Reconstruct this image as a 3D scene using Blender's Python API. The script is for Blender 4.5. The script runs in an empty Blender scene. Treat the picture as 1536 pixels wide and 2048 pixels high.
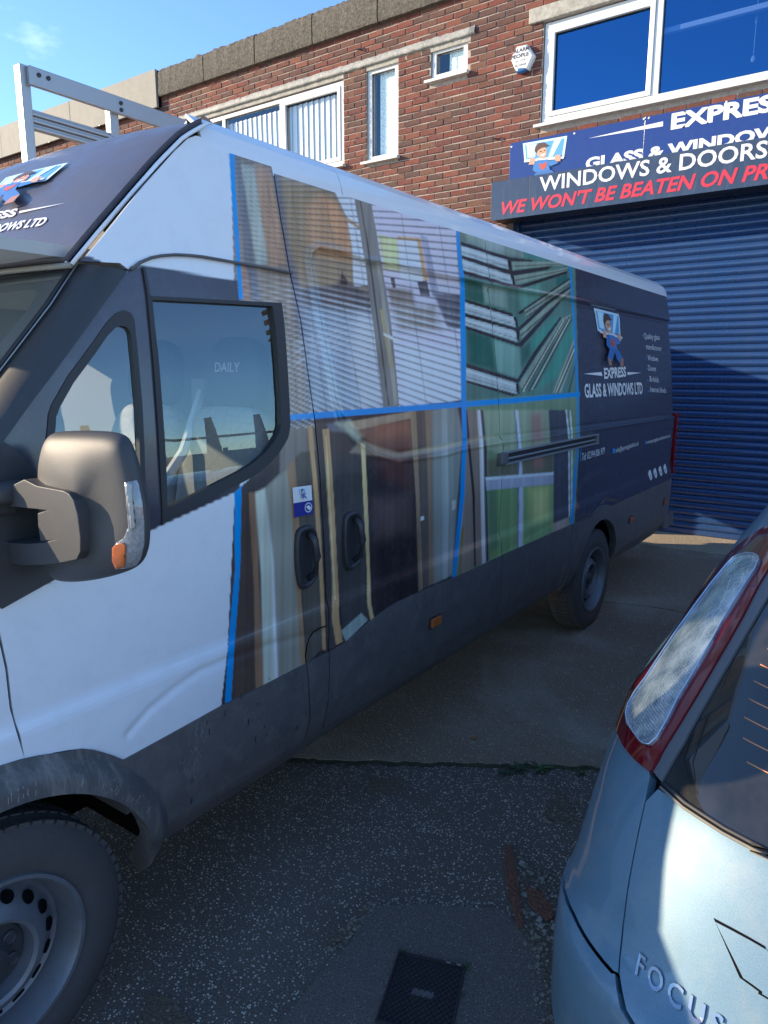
import bpy, bmesh, math, random, mathutils, mathutils.geometry
import numpy as np
from mathutils import Vector, Matrix
random.seed(7); rng = np.random.default_rng(7)
R = math.radians
scene = bpy.context.scene

# ---------------------------------------------------------------- camera
FPX, YAW, PITCH = 1447.0, R(35.4), R(10.92)          # focal length in pixels of a 1536 x 2048 frame
CAM = np.array([1.60, 0.0, 1.77])
cam_d = bpy.data.cameras.new('camera'); cam = bpy.data.objects.new('camera', cam_d)
scene.collection.objects.link(cam); scene.camera = cam
cam.location = CAM; cam.rotation_euler = (math.pi/2 - PITCH, 0, YAW)
cam_d.sensor_fit = 'VERTICAL'; cam_d.sensor_height = 36.0; cam_d.lens = 36.0*FPX/2048
cam_d.clip_start = 0.03; cam_d.clip_end = 1500

# ---------------------------------------------------------------- world and sun
SUN = np.array([-1.0, -0.51, 0.35]); SUN /= np.linalg.norm(SUN)       # towards the sun
ELEV = math.asin(SUN[2]); AZ = math.atan2(SUN[0], SUN[1])
w = bpy.data.worlds.new('World'); scene.world = w; w.use_nodes = True
nt = w.node_tree; nt.nodes.clear()
def N(nt, t, **k):
    n = nt.nodes.new(t)
    for a, v in k.items(): setattr(n, a, v)
    return n
wo = N(nt, 'ShaderNodeOutputWorld'); bg = N(nt, 'ShaderNodeBackground')
sky = N(nt, 'ShaderNodeTexSky', sky_type='NISHITA', sun_disc=False, sun_elevation=ELEV, sun_rotation=AZ,
        altitude=0.0, air_density=1.0, dust_density=0.0, ozone_density=3.0)
SKY_STRENGTH = 0.15
bg.inputs[1].default_value = SKY_STRENGTH
tc = N(nt, 'ShaderNodeTexCoord'); mp = N(nt, 'ShaderNodeMapping'); mp.inputs['Scale'].default_value = (1.0, 1.0, 2.2)
nz = N(nt, 'ShaderNodeTexNoise'); nz.inputs['Scale'].default_value = 5.5; nz.inputs['Detail'].default_value = 9; nz.inputs['Roughness'].default_value = .62
mp.inputs['Location'].default_value = (0.35, 1.9, 0.0)
cr = N(nt, 'ShaderNodeValToRGB'); cr.color_ramp.elements[0].position = .63; cr.color_ramp.elements[1].position = .86
cr.color_ramp.elements[0].color = (0, 0, 0, 1); cr.color_ramp.elements[1].color = (.55, .55, .55, 1)
mx = N(nt, 'ShaderNodeMix', data_type='RGBA'); mx.inputs['B'].default_value = (5.2, 5.6, 6.2, 1)
L = nt.links.new
L(tc.outputs['Generated'], mp.inputs[0]); L(mp.outputs[0], nz.inputs['Vector']); L(nz.outputs[0], cr.inputs[0])
L(cr.outputs[0], mx.inputs['Factor']); L(sky.outputs[0], mx.inputs['A']); wb = N(nt, 'ShaderNodeMix', data_type='RGBA', blend_type='MULTIPLY'); wb.inputs['Factor'].default_value = 1; wb.inputs['B'].default_value = (.76, .86, 1.0, 1)   # the photograph's cool white balance
L(mx.outputs['Result'], wb.inputs['A']); L(wb.outputs['Result'], bg.inputs[0]); L(bg.outputs[0], wo.inputs[0])
sun_d = bpy.data.lights.new('sun', 'SUN'); sun_d.energy = 3.5; sun_d.angle = R(0.53); sun_d.color = (1.0, .80, .56)
sun = bpy.data.objects.new('sun', sun_d); scene.collection.objects.link(sun)
sun.rotation_euler = Vector(SUN).to_track_quat('Z', 'Y').to_euler()
vs = scene.view_settings; vs.view_transform = 'Standard'; vs.look = 'None'; vs.gamma = 1; vs.use_curve_mapping = False
vs.exposure = 1.3
scene.cycles.max_bounces = 8; scene.cycles.transparent_max_bounces = 16

# ---------------------------------------------------------------- photo rays -> points on real surfaces
cy, sy, cp, sp = math.cos(YAW), math.sin(YAW), math.cos(PITCH), math.sin(PITCH)
AF = np.array([-sy*cp, cy*cp, -sp]); AR = np.array([cy, sy, 0.0]); AD = np.cross(AF, AR)
def ray(px, py): return (px-768)/FPX*AR + (py-1024)/FPX*AD + AF
def onX(px, py, X=0.0): v = ray(px, py); return CAM + (X-CAM[0])/v[0]*v
def onY(px, py, Y): v = ray(px, py); return CAM + (Y-CAM[1])/v[1]*v
def onZ(px, py, Z=0.0): v = ray(px, py); return CAM + (Z-CAM[2])/v[2]*v
def project(P):
    q = np.asarray(P) - CAM; z = q@AF
    return 768 + FPX*(q@AR)/z, 1024 + FPX*(q@AD)/z

# ---------------------------------------------------------------- object helpers
def link(name, me, parent=None, label=None, cat=None, group=None, kind=None):
    o = bpy.data.objects.new(name, me); scene.collection.objects.link(o)
    if parent is not None: o.parent = parent
    for k, v in (('label', label), ('category', cat), ('group', group), ('kind', kind)):
        if v: o[k] = v
    return o
def thing(name, label, cat, loc=(0, 0, 0), group=None):
    o = link(name, None, None, label, cat, group); o.location = loc; o.empty_display_size = .1
    return o
def mesh(name, V, F, mats, mi=None, smooth=False):
    me = bpy.data.meshes.new(name); me.from_pydata([tuple(map(float, v)) for v in V], [], [tuple(int(i) for i in f) for f in F])
    for m in (mats if isinstance(mats, (list, tuple)) else [mats]): me.materials.append(m)
    if mi is not None: me.polygons.foreach_set('material_index', mi)
    if smooth: me.polygons.foreach_set('use_smooth', [True]*len(me.polygons))
    me.update(); return me
class MB:
    """collects simple solids for one mesh"""
    def __init__(s): s.V = []; s.F = []; s.M = []
    def add(s, V, F, m=0):
        b = len(s.V); s.V += [tuple(v) for v in V]; s.F += [tuple(i+b for i in f) for f in F]; s.M += [m]*len(F)
    def box(s, a, b, m=0, T=None, bev=0.0):
        x0, y0, z0 = a; x1, y1, z1 = b
        if bev > 0:
            bm = bmesh.new(); r = bmesh.ops.create_cube(bm, size=1.0)
            for v in bm.verts: v.co = Vector(((x0+x1)/2 + v.co.x*(x1-x0), (y0+y1)/2 + v.co.y*(y1-y0), (z0+z1)/2 + v.co.z*(z1-z0)))
            bmesh.ops.bevel(bm, geom=bm.edges[:], offset=bev, segments=2, profile=.5, affect='EDGES')
            V = [v.co.copy() for v in bm.verts]; bm.verts.index_update(); F = [[v.index for v in f.verts] for f in bm.faces]; bm.free()
        else:
            V = [Vector(p) for p in ((x0,y0,z0),(x1,y0,z0),(x1,y1,z0),(x0,y1,z0),(x0,y0,z1),(x1,y0,z1),(x1,y1,z1),(x0,y1,z1))]
            F = [(0,3,2,1),(4,5,6,7),(0,1,5,4),(1,2,6,5),(2,3,7,6),(3,0,4,7)]
        if T is not None: V = [T@v for v in V]
        s.add(V, F, m)
    def tube(s, pts, r, n=8, m=0, caps=True):
        pts = [Vector(p) for p in pts]; rr = r if isinstance(r, (list, tuple)) else [r]*len(pts)
        V = []; F = []
        for i, p in enumerate(pts):
            d = (pts[min(i+1, len(pts)-1)] - pts[max(i-1, 0)]).normalized()
            a = d.cross(Vector((0,0,1))); a = a.normalized() if a.length > 1e-4 else Vector((1,0,0)); b = d.cross(a)
            for k in range(n):
                t = 2*math.pi*k/n; V.append(p + (a*math.cos(t) + b*math.sin(t))*rr[i])
        for i in range(len(pts)-1):
            for k in range(n): F.append((i*n+k, i*n+(k+1) % n, (i+1)*n+(k+1) % n, (i+1)*n+k))
        if caps: F += [tuple(range(n))[::-1], tuple(range((len(pts)-1)*n, len(pts)*n))]
        s.add(V, F, m)
    def lathe(s, prof, c=(0,0,0), axis='X', n=48, m=0, close=False):
        """prof: (axial, radius)"""
        V = []; F = []; P = len(prof)
        for k in range(n):
            t = 2*math.pi*k/n
            for a, r in prof:
                u, v = r*math.cos(t), r*math.sin(t)
                V.append({'X': (c[0]+a, c[1]+u, c[2]+v), 'Y': (c[0]+u, c[1]+a, c[2]+v), 'Z': (c[0]+u, c[1]+v, c[2]+a)}[axis])
        for k in range(n):
            for i in range(P if close else P-1):
                j = (i+1) % P; F.append((k*P+i, k*P+j, ((k+1) % n)*P+j, ((k+1) % n)*P+i))
        s.add(V, F, m)
    def prism(s, poly, z0, z1, f, m=0):
        """poly in 2D, f(u,v,w)->3D"""
        n = len(poly); V = [f(u, v, z0) for u, v in poly] + [f(u, v, z1) for u, v in poly]
        F = [tuple(range(n))[::-1], tuple(range(n, 2*n))] + [(i, (i+1) % n, n+(i+1) % n, n+i) for i in range(n)]
        s.add(V, F, m)
    def build(s, name, mats, parent=None, smooth=False, auto=None, **k):
        me = mesh(name, s.V, s.F, mats, s.M if isinstance(mats, (list, tuple)) else None, smooth or auto is not None)
        bm = bmesh.new(); bm.from_mesh(me); bmesh.ops.recalc_face_normals(bm, faces=bm.faces[:]); bm.to_mesh(me); bm.free()
        if auto is not None: me.set_sharp_from_angle(angle=R(auto))
        return link(name, me, parent, **k)

# ---------------------------------------------------------------- materials
def lin(c):
    c = np.asarray(c, float)/255.0
    return np.where(c <= .04045, c/12.92, ((c+.055)/1.055)**2.4)
WHITE_SHADE = lin((172, 194, 228))
def W(r, g, b):                      # print colour as picked beside the shaded white paint -> real base colour
    c = lin((r, g, b))/WHITE_SHADE*.80; g_ = float(c.mean()); return tuple(np.clip(g_+(c-g_)*.80, .004, .9))
def mat(name, col, rough=.5, metal=0.0, spec=.5, coat=0.0, var=0.0, vscale=8.0, bump=0.0, bscale=60.0, attr=None, dirt=0.0,
        dirt_col=(.25, .23, .20), streak=False, emit=None, alpha=None, rvar=0.0, ramp=None):
    m = bpy.data.materials.new(name); m.use_nodes = True; t = m.node_tree; l = t.links.new
    b = t.nodes['Principled BSDF']; b.inputs['Roughness'].default_value = rough; b.inputs['Metallic'].default_value = metal
    b.inputs['Specular IOR Level'].default_value = spec; b.inputs['Coat Weight'].default_value = coat; b.inputs['Coat Roughness'].default_value = .06
    co = N(t, 'ShaderNodeTexCoord')
    if attr:
        a = N(t, 'ShaderNodeAttribute'); a.attribute_name = attr; src = a.outputs['Color']
    else:
        a = N(t, 'ShaderNodeRGB'); a.outputs[0].default_value = (*col, 1); src = a.outputs[0]
    if var > 0:
        n = N(t, 'ShaderNodeTexNoise'); n.inputs['Scale'].default_value = vscale; n.inputs['Detail'].default_value = 8; n.inputs['Roughness'].default_value = .65
        l(co.outputs['Object'], n.inputs['Vector'])
        r = N(t, 'ShaderNodeMapRange'); r.inputs[1].default_value = .3; r.inputs[2].default_value = .7; r.inputs[3].default_value = 1-var; r.inputs[4].default_value = 1+var
        l(n.outputs[0], r.inputs[0]); x = N(t, 'ShaderNodeVectorMath', operation='SCALE'); l(src, x.inputs[0]); l(r.outputs[0], x.inputs['Scale']); src = x.outputs[0]
    if dirt > 0:
        n = N(t, 'ShaderNodeTexNoise'); n.inputs['Scale'].default_value = 5 if streak else 14; n.inputs['Detail'].default_value = 12; n.inputs['Roughness'].default_value = .75
        mm = N(t, 'ShaderNodeMapping'); mm.inputs['Scale'].default_value = (3, 3, .5) if streak else (1, 1, 1)
        l(co.outputs['Object'], mm.inputs[0]); l(mm.outputs[0], n.inputs['Vector'])
        r = N(t, 'ShaderNodeMapRange'); r.inputs[1].default_value = .48; r.inputs[2].default_value = .72; r.inputs[3].default_value = 0; r.inputs[4].default_value = dirt
        l(n.outputs[0], r.inputs[0]); x = N(t, 'ShaderNodeMix', data_type='RGBA'); x.inputs['B'].default_value = (*dirt_col, 1)
        l(r.outputs[0], x.inputs['Factor']); l(src, x.inputs['A']); src = x.outputs['Result']
    l(src, b.inputs['Base Color'])
    if rvar > 0:
        n = N(t, 'ShaderNodeTexNoise'); n.inputs['Scale'].default_value = 6; n.inputs['Detail'].default_value = 8; l(co.outputs['Object'], n.inputs['Vector'])
        r = N(t, 'ShaderNodeMapRange'); r.inputs[1].default_value = .3; r.inputs[2].default_value = .7; r.inputs[3].default_value = max(0, rough-rvar); r.inputs[4].default_value = rough+rvar
        l(n.outputs[0], r.inputs[0]); l(r.outputs[0], b.inputs['Roughness'])
    if bump > 0:
        n = N(t, 'ShaderNodeTexNoise'); n.inputs['Scale'].default_value = bscale; n.inputs['Detail'].default_value = 6; l(co.outputs['Object'], n.inputs['Vector'])
        bb = N(t, 'ShaderNodeBump'); bb.inputs['Strength'].default_value = bump; bb.inputs['Distance'].default_value = .01
        l(n.outputs[0], bb.inputs['Height']); l(bb.outputs[0], b.inputs['Normal'])
    if emit: b.inputs['Emission Color'].default_value = (*emit, 1); b.inputs['Emission Strength'].default_value = 1
    return m
def glass(name, tint=(.75, .85, .85), refl=.07, rough=.01, dirt=0.0, power=1.45, gcol=(1, 1, 1)):
    m = bpy.data.materials.new(name); m.use_nodes = True; t = m.node_tree; t.nodes.clear(); l = t.links.new
    o = N(t, 'ShaderNodeOutputMaterial'); tr = N(t, 'ShaderNodeBsdfTransparent'); gl = N(t, 'ShaderNodeBsdfGlossy'); fr = N(t, 'ShaderNodeFresnel')
    ge = N(t, 'ShaderNodeNewGeometry'); iv = N(t, 'ShaderNodeMapRange'); iv.inputs[3].default_value = power; iv.inputs[4].default_value = 1/power; l(ge.outputs['Backfacing'], iv.inputs[0]); l(iv.outputs[0], fr.inputs[0]); gl.inputs['Color'].default_value = (*gcol, 1); tr.inputs[0].default_value = (*tint, 1); gl.inputs['Roughness'].default_value = rough
    mr = N(t, 'ShaderNodeMath', operation='MULTIPLY_ADD'); mr.inputs[1].default_value = 1.0; mr.inputs[2].default_value = refl; mr.use_clamp = True
    mi = N(t, 'ShaderNodeMixShader'); l(fr.outputs[0], mr.inputs[0]); l(mr.outputs[0], mi.inputs[0]); l(tr.outputs[0], mi.inputs[1]); l(gl.outputs[0], mi.inputs[2])
    out = mi.outputs[0]
    if dirt > 0:
        df = N(t, 'ShaderNodeBsdfDiffuse'); df.inputs[0].default_value = (.55, .55, .52, 1); co = N(t, 'ShaderNodeTexCoord')
        n = N(t, 'ShaderNodeTexNoise'); n.inputs['Scale'].default_value = 7; n.inputs['Detail'].default_value = 12; n.inputs['Roughness'].default_value = .7; l(co.outputs['Object'], n.inputs['Vector'])
        r = N(t, 'ShaderNodeMapRange'); r.inputs[1].default_value = .35; r.inputs[2].default_value = .75; r.inputs[3].default_value = dirt*.35; r.inputs[4].default_value = dirt
        m2 = N(t, 'ShaderNodeMixShader'); l(n.outputs[0], r.inputs[0]); l(r.outputs[0], m2.inputs[0]); l(out, m2.inputs[1]); l(df.outputs[0], m2.inputs[2]); out = m2.outputs[0]
    l(out, o.inputs[0]); return m

M = {}
M['wrap'] = mat('vinyl_wrap_print', None, .19, spec=.55, attr='Col', rvar=.06, dirt=.10, dirt_col=(.3, .3, .3))
M['white'] = mat('white_van_paint', (.84, .86, .88), .22, coat=.5, dirt=.05)
M['navy'] = mat('navy_vinyl', W(58, 64, 88), .33, dirt=.12, dirt_col=(.22, .23, .25), rvar=.08)
M['clad'] = mat('grey_textured_plastic', (.120, .112, .110), .5, dirt=.45, dirt_col=(.25, .235, .21), bump=.25, bscale=420, var=.15)
M['flare'] = mat('scuffed_grey_plastic', (.105, .10, .098), .6, dirt=.8, dirt_col=(.36, .34, .30), bump=.3, bscale=300, streak=True, var=.2)
M['black'] = mat('black_plastic', (.02, .02, .023), .45)
M['mirrorp'] = mat('grained_mirror_plastic', (.050, .050, .053), .5, bump=.15, bscale=700, dirt=.2, dirt_col=(.1, .1, .1))
M['handle'] = mat('black_handle_plastic', (.040, .040, .043), .42)
M['rubber'] = mat('black_rubber', (.03, .03, .033), .55)
M['void'] = mat('dark_cavity', (.006, .006, .007), .9, spec=.1)
M['tyre'] = mat('tyre_rubber', (.075, .070, .068), .75, dirt=.5, dirt_col=(.10, .095, .09), bump=.3, bscale=120)
M['steel'] = mat('painted_steel_rim', (.19, .20, .22), .45, metal=.35, dirt=.5, dirt_col=(.10, .095, .09))
M['alu'] = mat('bare_aluminium', (.34, .35, .36), .38, metal=.45, dirt=.2, dirt_col=(.3, .3, .3))
M['chrome'] = mat('chrome', (.7, .7, .72), .12, metal=1)
M['amber'] = mat('amber_lens', (.50, .13, .03), .2, coat=.5)
M['redlens'] = mat('red_lens', (.17, .002, .006), .08, coat=1.0)
M['glass'] = glass('cab_glass', (.88, .95, .97), .06, .004, dirt=.01, gcol=(.72, .90, 1))
M['screen'] = glass('windscreen_glass', (.80, .86, .86), .26, .02, dirt=.10, gcol=(.70, .88, 1))
M['seat'] = mat('grey_seat_fabric', (.30, .30, .29), .9, var=.15, vscale=60, bump=.3, bscale=500)
M['seat_dark'] = mat('dark_seat_fabric', (.035, .038, .045), .85, var=.15, vscale=60)
M['seat_light'] = mat('pale_lettering', (.55, .56, .58), .6)
M['trim'] = mat('cab_trim', (.16, .16, .165), .7)
M['print_white'] = mat('white_lettering', (.80, .80, .80), .35)
M['print_red'] = mat('red_lettering', (.62, .035, .06), .35)
M['print_blue'] = mat('light_blue_print', (.02, .30, .78), .35)
M['print_navy'] = mat('navy_print', (.02, .03, .10), .4)

# ---------------------------------------------------------------- surface panels cut from a surface F(u,v)
def inside(U, V, poly):
    U = np.asarray(U); c = np.zeros(U.shape, bool); n = len(poly)
    for i in range(n):
        x0, y0 = poly[i]; x1, y1 = poly[(i+1) % n]
        if y0 == y1: continue
        m = ((V < y0) != (V < y1)) & (U < (x1-x0)*(V-y0)/(y1-y0) + x0); c ^= m
    return c
def sdist(U, V, poly):
    d = np.full(np.shape(U), 1e9); n = len(poly)
    for i in range(n):
        x0, y0 = poly[i]; x1, y1 = poly[(i+1) % n]; ex, ey = x1-x0, y1-y0; L2 = ex*ex+ey*ey
        if L2 == 0: continue
        t = np.clip(((U-x0)*ex + (V-y0)*ey)/L2, 0, 1); d = np.minimum(d, np.hypot(U-x0-t*ex, V-y0-t*ey))
    return np.where(inside(U, V, poly), d, -d)
def panel_data(poly, du, dv):
    poly = [tuple(map(float, p)) for p in poly]
    if sum(poly[i-1][0]*poly[i][1]-poly[i][0]*poly[i-1][1] for i in range(len(poly))) < 0: poly = poly[::-1]
    A = np.array(poly)
    i0, j0 = math.floor(A[:, 0].min()/du), math.floor(A[:, 1].min()/dv); i1, j1 = math.ceil(A[:, 0].max()/du), math.ceil(A[:, 1].max()/dv)
    ni, nj = i1-i0, j1-j0
    GU, GV = np.meshgrid((i0+np.arange(ni+1))*du, (j0+np.arange(nj+1))*dv, indexing='ij')
    ins = inside(GU+1e-9, GV+1e-9, poly)
    edge = np.zeros((ni, nj), bool); n = len(poly)
    for i in range(n):
        a, b = A[i], A[(i+1) % n]; k = int(max(abs(b[0]-a[0])/du, abs(b[1]-a[1])/dv)*4)+2
        t = np.linspace(0, 1, k)[:, None]; P = a+(b-a)*t
        for e1 in (-1e-7, 1e-7):
            for e2 in (-1e-7, 1e-7):
                ii = np.clip(np.floor((P[:, 0]+e1)/du).astype(int)-i0, 0, ni-1); jj = np.clip(np.floor((P[:, 1]+e2)/dv).astype(int)-j0, 0, nj-1); edge[ii, jj] = True
    full = ins[:-1, :-1] & ins[1:, :-1] & ins[1:, 1:] & ins[:-1, 1:] & ~edge
    V = {}; F = []
    def vid(u, v):
        k = (round(u*2e5), round(v*2e5))
        if k not in V: V[k] = (len(V), u, v)
        return V[k][0]
    ce = {}
    for i, j in zip(*np.nonzero(full)):
        q = ((i, j), (i+1, j), (i+1, j+1), (i, j+1))
        F.append(tuple(vid((i0+a)*du, (j0+b)*dv) for a, b in q))
        for a, b in zip(q, q[1:]+q[:1]): ce[(a, b)] = 1
    pts = []; edges = []; idx = {}
    def pid(u, v):
        k = (round(u*2e5), round(v*2e5))
        if k not in idx: idx[k] = len(pts); pts.append(Vector((u, v)))
        return idx[k]
    for (a, b) in ce:
        if (b, a) not in ce: edges.append((pid((i0+a[0])*du, (j0+a[1])*dv), pid((i0+b[0])*du, (j0+b[1])*dv)))
    st_ = 1.5*max(du, dv)
    for i in range(n):
        p, q = poly[i], poly[(i+1) % n]; Ls = math.hypot(q[0]-p[0], q[1]-p[1])
        if Ls < 1e-9: continue
        m_ = max(1, int(Ls/st_)); last = pid(*p)
        for k in range(1, m_+1):
            t = k/m_; c = pid(p[0]+(q[0]-p[0])*t, p[1]+(q[1]-p[1])*t)
            if c != last: edges.append((last, c)); last = c
    vo, eo, fo = mathutils.geometry.delaunay_2d_cdt(pts, edges, [], 0, 1e-7)[:3]
    vo = [(float(p[0]), float(p[1])) for p in vo]
    if fo:
        C3 = np.array([[sum(vo[k][0] for k in f)/len(f), sum(vo[k][1] for k in f)/len(f)] for f in fo])
        ok = inside(C3[:, 0], C3[:, 1], poly); ii = np.floor(C3[:, 0]/du).astype(int)-i0; jj = np.floor(C3[:, 1]/dv).astype(int)-j0
        inr = (ii >= 0) & (ii < ni) & (jj >= 0) & (jj < nj); ok &= ~(inr & full[np.clip(ii, 0, ni-1), np.clip(jj, 0, nj-1)])
        for f, g in zip(fo, ok):
            if not g: continue
            ids = [vid(*vo[k]) for k in f]
            A3 = sum(vo[f[k-1]][0]*vo[f[k]][1]-vo[f[k]][0]*vo[f[k-1]][1] for k in range(len(f)))
            if abs(A3) < 1e-10: continue
            if A3 < 0: ids = ids[::-1]
            if len(set(ids)) == len(ids): F.append(tuple(ids))
    UV = np.array([(u, v) for _, u, v in V.values()])
    return UV, F
def surf_normals(Fn, u, v, e=1e-3):
    a = (Fn(u+e, v)-Fn(u-e, v)); b = (Fn(u, v+e)-Fn(u, v-e)); n = np.cross(a, b); n /= np.linalg.norm(n, axis=1, keepdims=True)+1e-12
    return n
def panel(name, Fn, poly, mat_, parent, du=.03, dv=.03, off=0.0, rim=.012, flip=1, colfn=None, **k):
    UV, F = panel_data(poly, du, dv); u, v = UV[:, 0], UV[:, 1]
    Nn = surf_normals(Fn, u, v)*flip; P = Fn(u, v)+Nn*off
    nv = len(P); cnt = {}
    for f in F:
        for a, b in zip(f, f[1:]+f[:1]):
            cnt[(a, b)] = 1
    bnd = [(a, b) for a, b in cnt if (b, a) not in cnt]
    V = P; Fs = list(F); LN = None
    if rim and bnd:
        ids = sorted({i for e in bnd for i in e}); mp_ = {i: k for k, i in enumerate(ids)}
        top = P[ids]; bot = top-Nn[ids]*rim; V = np.vstack([P, top, bot]); n1 = len(ids)
        for a, b in bnd: Fs.append((nv+mp_[b], nv+mp_[a], nv+n1+mp_[a], nv+n1+mp_[b]))
    if flip < 0: Fs = [f[::-1] for f in Fs]
    me = bpy.data.meshes.new(name); me.from_pydata(V.tolist(), [], Fs); me.materials.append(mat_)
    sm = [True]*len(F)+[False]*(len(Fs)-len(F)); me.polygons.foreach_set('use_smooth', sm)
    if colfn is not None:
        C = colfn(u, v, P); ca = me.color_attributes.new('Col', 'FLOAT_COLOR', 'POINT'); A = np.ones((len(V), 4)); A[:nv, :3] = C
        if rim and bnd: A[nv:nv+len(ids), :3] = C[ids]*.8; A[nv+len(ids):, :3] = C[ids]*.3
        ca.data.foreach_set('color', A.ravel())
    me.update()
    # normals of the true surface, rim faces keep their own
    lv = np.zeros(len(me.loops), int); me.loops.foreach_get('vertex_index', lv)
    NA = np.zeros((len(V), 3)); NA[:nv] = Nn
    ln = NA[lv]; ln[lv >= nv] = 0.0
    me.normals_split_custom_set(ln.tolist())
    return link(name, me, parent, **k)

def text_data(s, size=1.0, bold=0.0, shear=0.0, squeeze=1.0, spacing=1.0, align='LEFT'):
    c = bpy.data.curves.new('t', 'FONT'); c.body = s; c.size = size; c.offset = bold; c.shear = shear; c.space_character = spacing
    c.align_x = align; c.resolution_u = 3
    o = bpy.data.objects.new('t', c); scene.collection.objects.link(o); bpy.context.view_layer.update()
    me = o.to_mesh(); V = np.array([tuple(v.co) for v in me.vertices])[:, :2]; F = [tuple(p.vertices) for p in me.polygons]
    o.to_mesh_clear(); bpy.data.objects.remove(o); bpy.data.curves.remove(c)
    V[:, 0] *= squeeze
    return V, F
def fit_text(s, x0, x1, y0, y1, **k):
    """lettering scaled into a box, baseline y0 and cap height y1"""
    V, F = text_data(s, **k); H, _ = text_data('H', **{**k, 'shear': 0})
    xa, xb = V[:, 0].min(), V[:, 0].max(); h0, h1 = H[:, 1].min(), H[:, 1].max()
    V = V.copy(); V[:, 0] = x0+(V[:, 0]-xa)/(xb-xa)*(x1-x0); V[:, 1] = y0+(V[:, 1]-h0)/(h1-h0)*(y1-y0)
    return V, F
# ================================================================ THE VAN
van = thing('delivery_van', 'long dark and white panel van wrapped with pictures of blinds and windows', 'van', (0, 3.1, 0))
van_parts = []
class _P:                                      # parts are modelled in world coordinates, then parented keeping their place
    pass
def sm01(x): x = np.clip(x, 0, 1); return x*x*(3-2*x)
PZ = np.array([.30, .40, .46, .56, .70, .84, .90, .935, .96, 1.20, 1.40, 1.60, 1.80, 2.00, 2.20, 2.40, 2.46, 2.6])
PX = np.array([-.14, -.075, -.035, -.012, -.004, -.004, -.008, -.010, -.024, -.018, -.014, -.030, -.052, -.080, -.112, -.148, -.165, -.22])
def S0(Y, Z):
    Z = np.asarray(Z, float); Y = np.asarray(Y, float)
    x = sum(np.interp(Z+d, PZ, PX) for d in (-.012, 0, .012))/3
    x = x - .42*np.clip((.70-Y)/1.3, 0, 2)**2 - .16*np.clip((Y-6.55)/.33, 0, 1.2)**3
    return x
def YZ0(px, py, fn=S0):
    x = 0.0
    for _ in range(8):
        p = onX(px, py, x); x = float(fn(p[1], p[2]))
    return (float(p[1]), float(p[2]))
RECESS = [YZ0(*p) for p in ((623,525),(626,508),(639,499),(701,512),(737,525),(802,534),(867,549),(925,560),(1000,577),(1145,601),(1325,639),
          (1341,836),(1156,860),(1080,872),(1000,881),(924,894),(888,904),(831,912),(794,917),(752,904),(707,872),(684,837),(672,798),(659,723),(645,652),(632,583))]
RECESS[10] = (7.3, RECESS[10][1]); RECESS[11] = (7.3, RECESS[11][1])
BULGE = [YZ0(*p) for p in ((1152,1040),(1150,1000),(1158,968),(1175,950),(1205,938),(1232,940),(1238,960),(1243,1004),(1210,1000),(1180,1035))]
CREASE = [YZ0(*p) for p in ((258,1468),(300,1420),(350,1378),(400,1343),(450,1322),(540,1290),(650,1262))]
def S(Y, Z):
    x = S0(Y, Z); sh = np.shape(x)
    y = np.atleast_1d(np.asarray(Y, float)+0*x).ravel(); z = np.atleast_1d(np.asarray(Z, float)+0*x).ravel()
    sd_ = sdist(y, z, RECESS)
    x = np.atleast_1d(x).ravel() - .016*sm01(sd_/.016+.5) + .008*np.exp(-((sd_+.012)/.010)**2) - .005*np.exp(-((sd_-.020)/.008)**2) + .010*sm01(sdist(y, z, BULGE)/.06+.35)
    dc = np.full(y.shape, 1e9)                                  # pressed crease across the foot of the cab door
    for (a0, b0), (a1, b1) in zip(CREASE[:-1], CREASE[1:]):
        ex, ey = a1-a0, b1-b0; t = np.clip(((y-a0)*ex+(z-b0)*ey)/(ex*ex+ey*ey), 0, 1); dc = np.minimum(dc, np.hypot(y-a0-t*ex, z-b0-t*ey))
    x = x - .006*np.exp(-(dc/.014)**2)
    return x.reshape(sh) if sh else float(x[0])
def F_side(u, v): return np.stack([S(u, v), u, v], -1)
def YZ(px, py): return YZ0(px, py, lambda a, b: S0(a, b))
def px_poly(*pts): return [YZ(*p) for p in pts]

# ---- the printed picture on the wrap with some painted reflections, colour as a function of the place on the panel
def zz(ox, oy, s, *pts): return [(ox+x/s, oy+y/s) for x, y in pts]
WHITE = (.84, .86, .88)
PAINT = []
def pnt(col, pts, soft=1.0, a=1.0, sub=None): PAINT.append((W(*col) if max(col) > 1 else col, pts, soft, a, sub))
A_ = lambda *p: zz(460, 300, 3.072, *p)
B_ = lambda *p: zz(900, 430, 5.12, *p)
C_ = lambda *p: zz(560, 820, 2.56, *p)
D_ = lambda *p: zz(440, 800, 1.92, *p)
R1 = [(463,299),(545,325),(918,449),(928,560),(931,800),(1034,795),(583,828),(575,700),(560,598),(482,598),(475,520),(468,400)]
pnt((52,56,80), [(1138,500),(1400,580),(1420,1100),(1130,1085),(1148,950),(1155,880),(1153,790),(1148,640)], .5)          # navy rear
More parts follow.
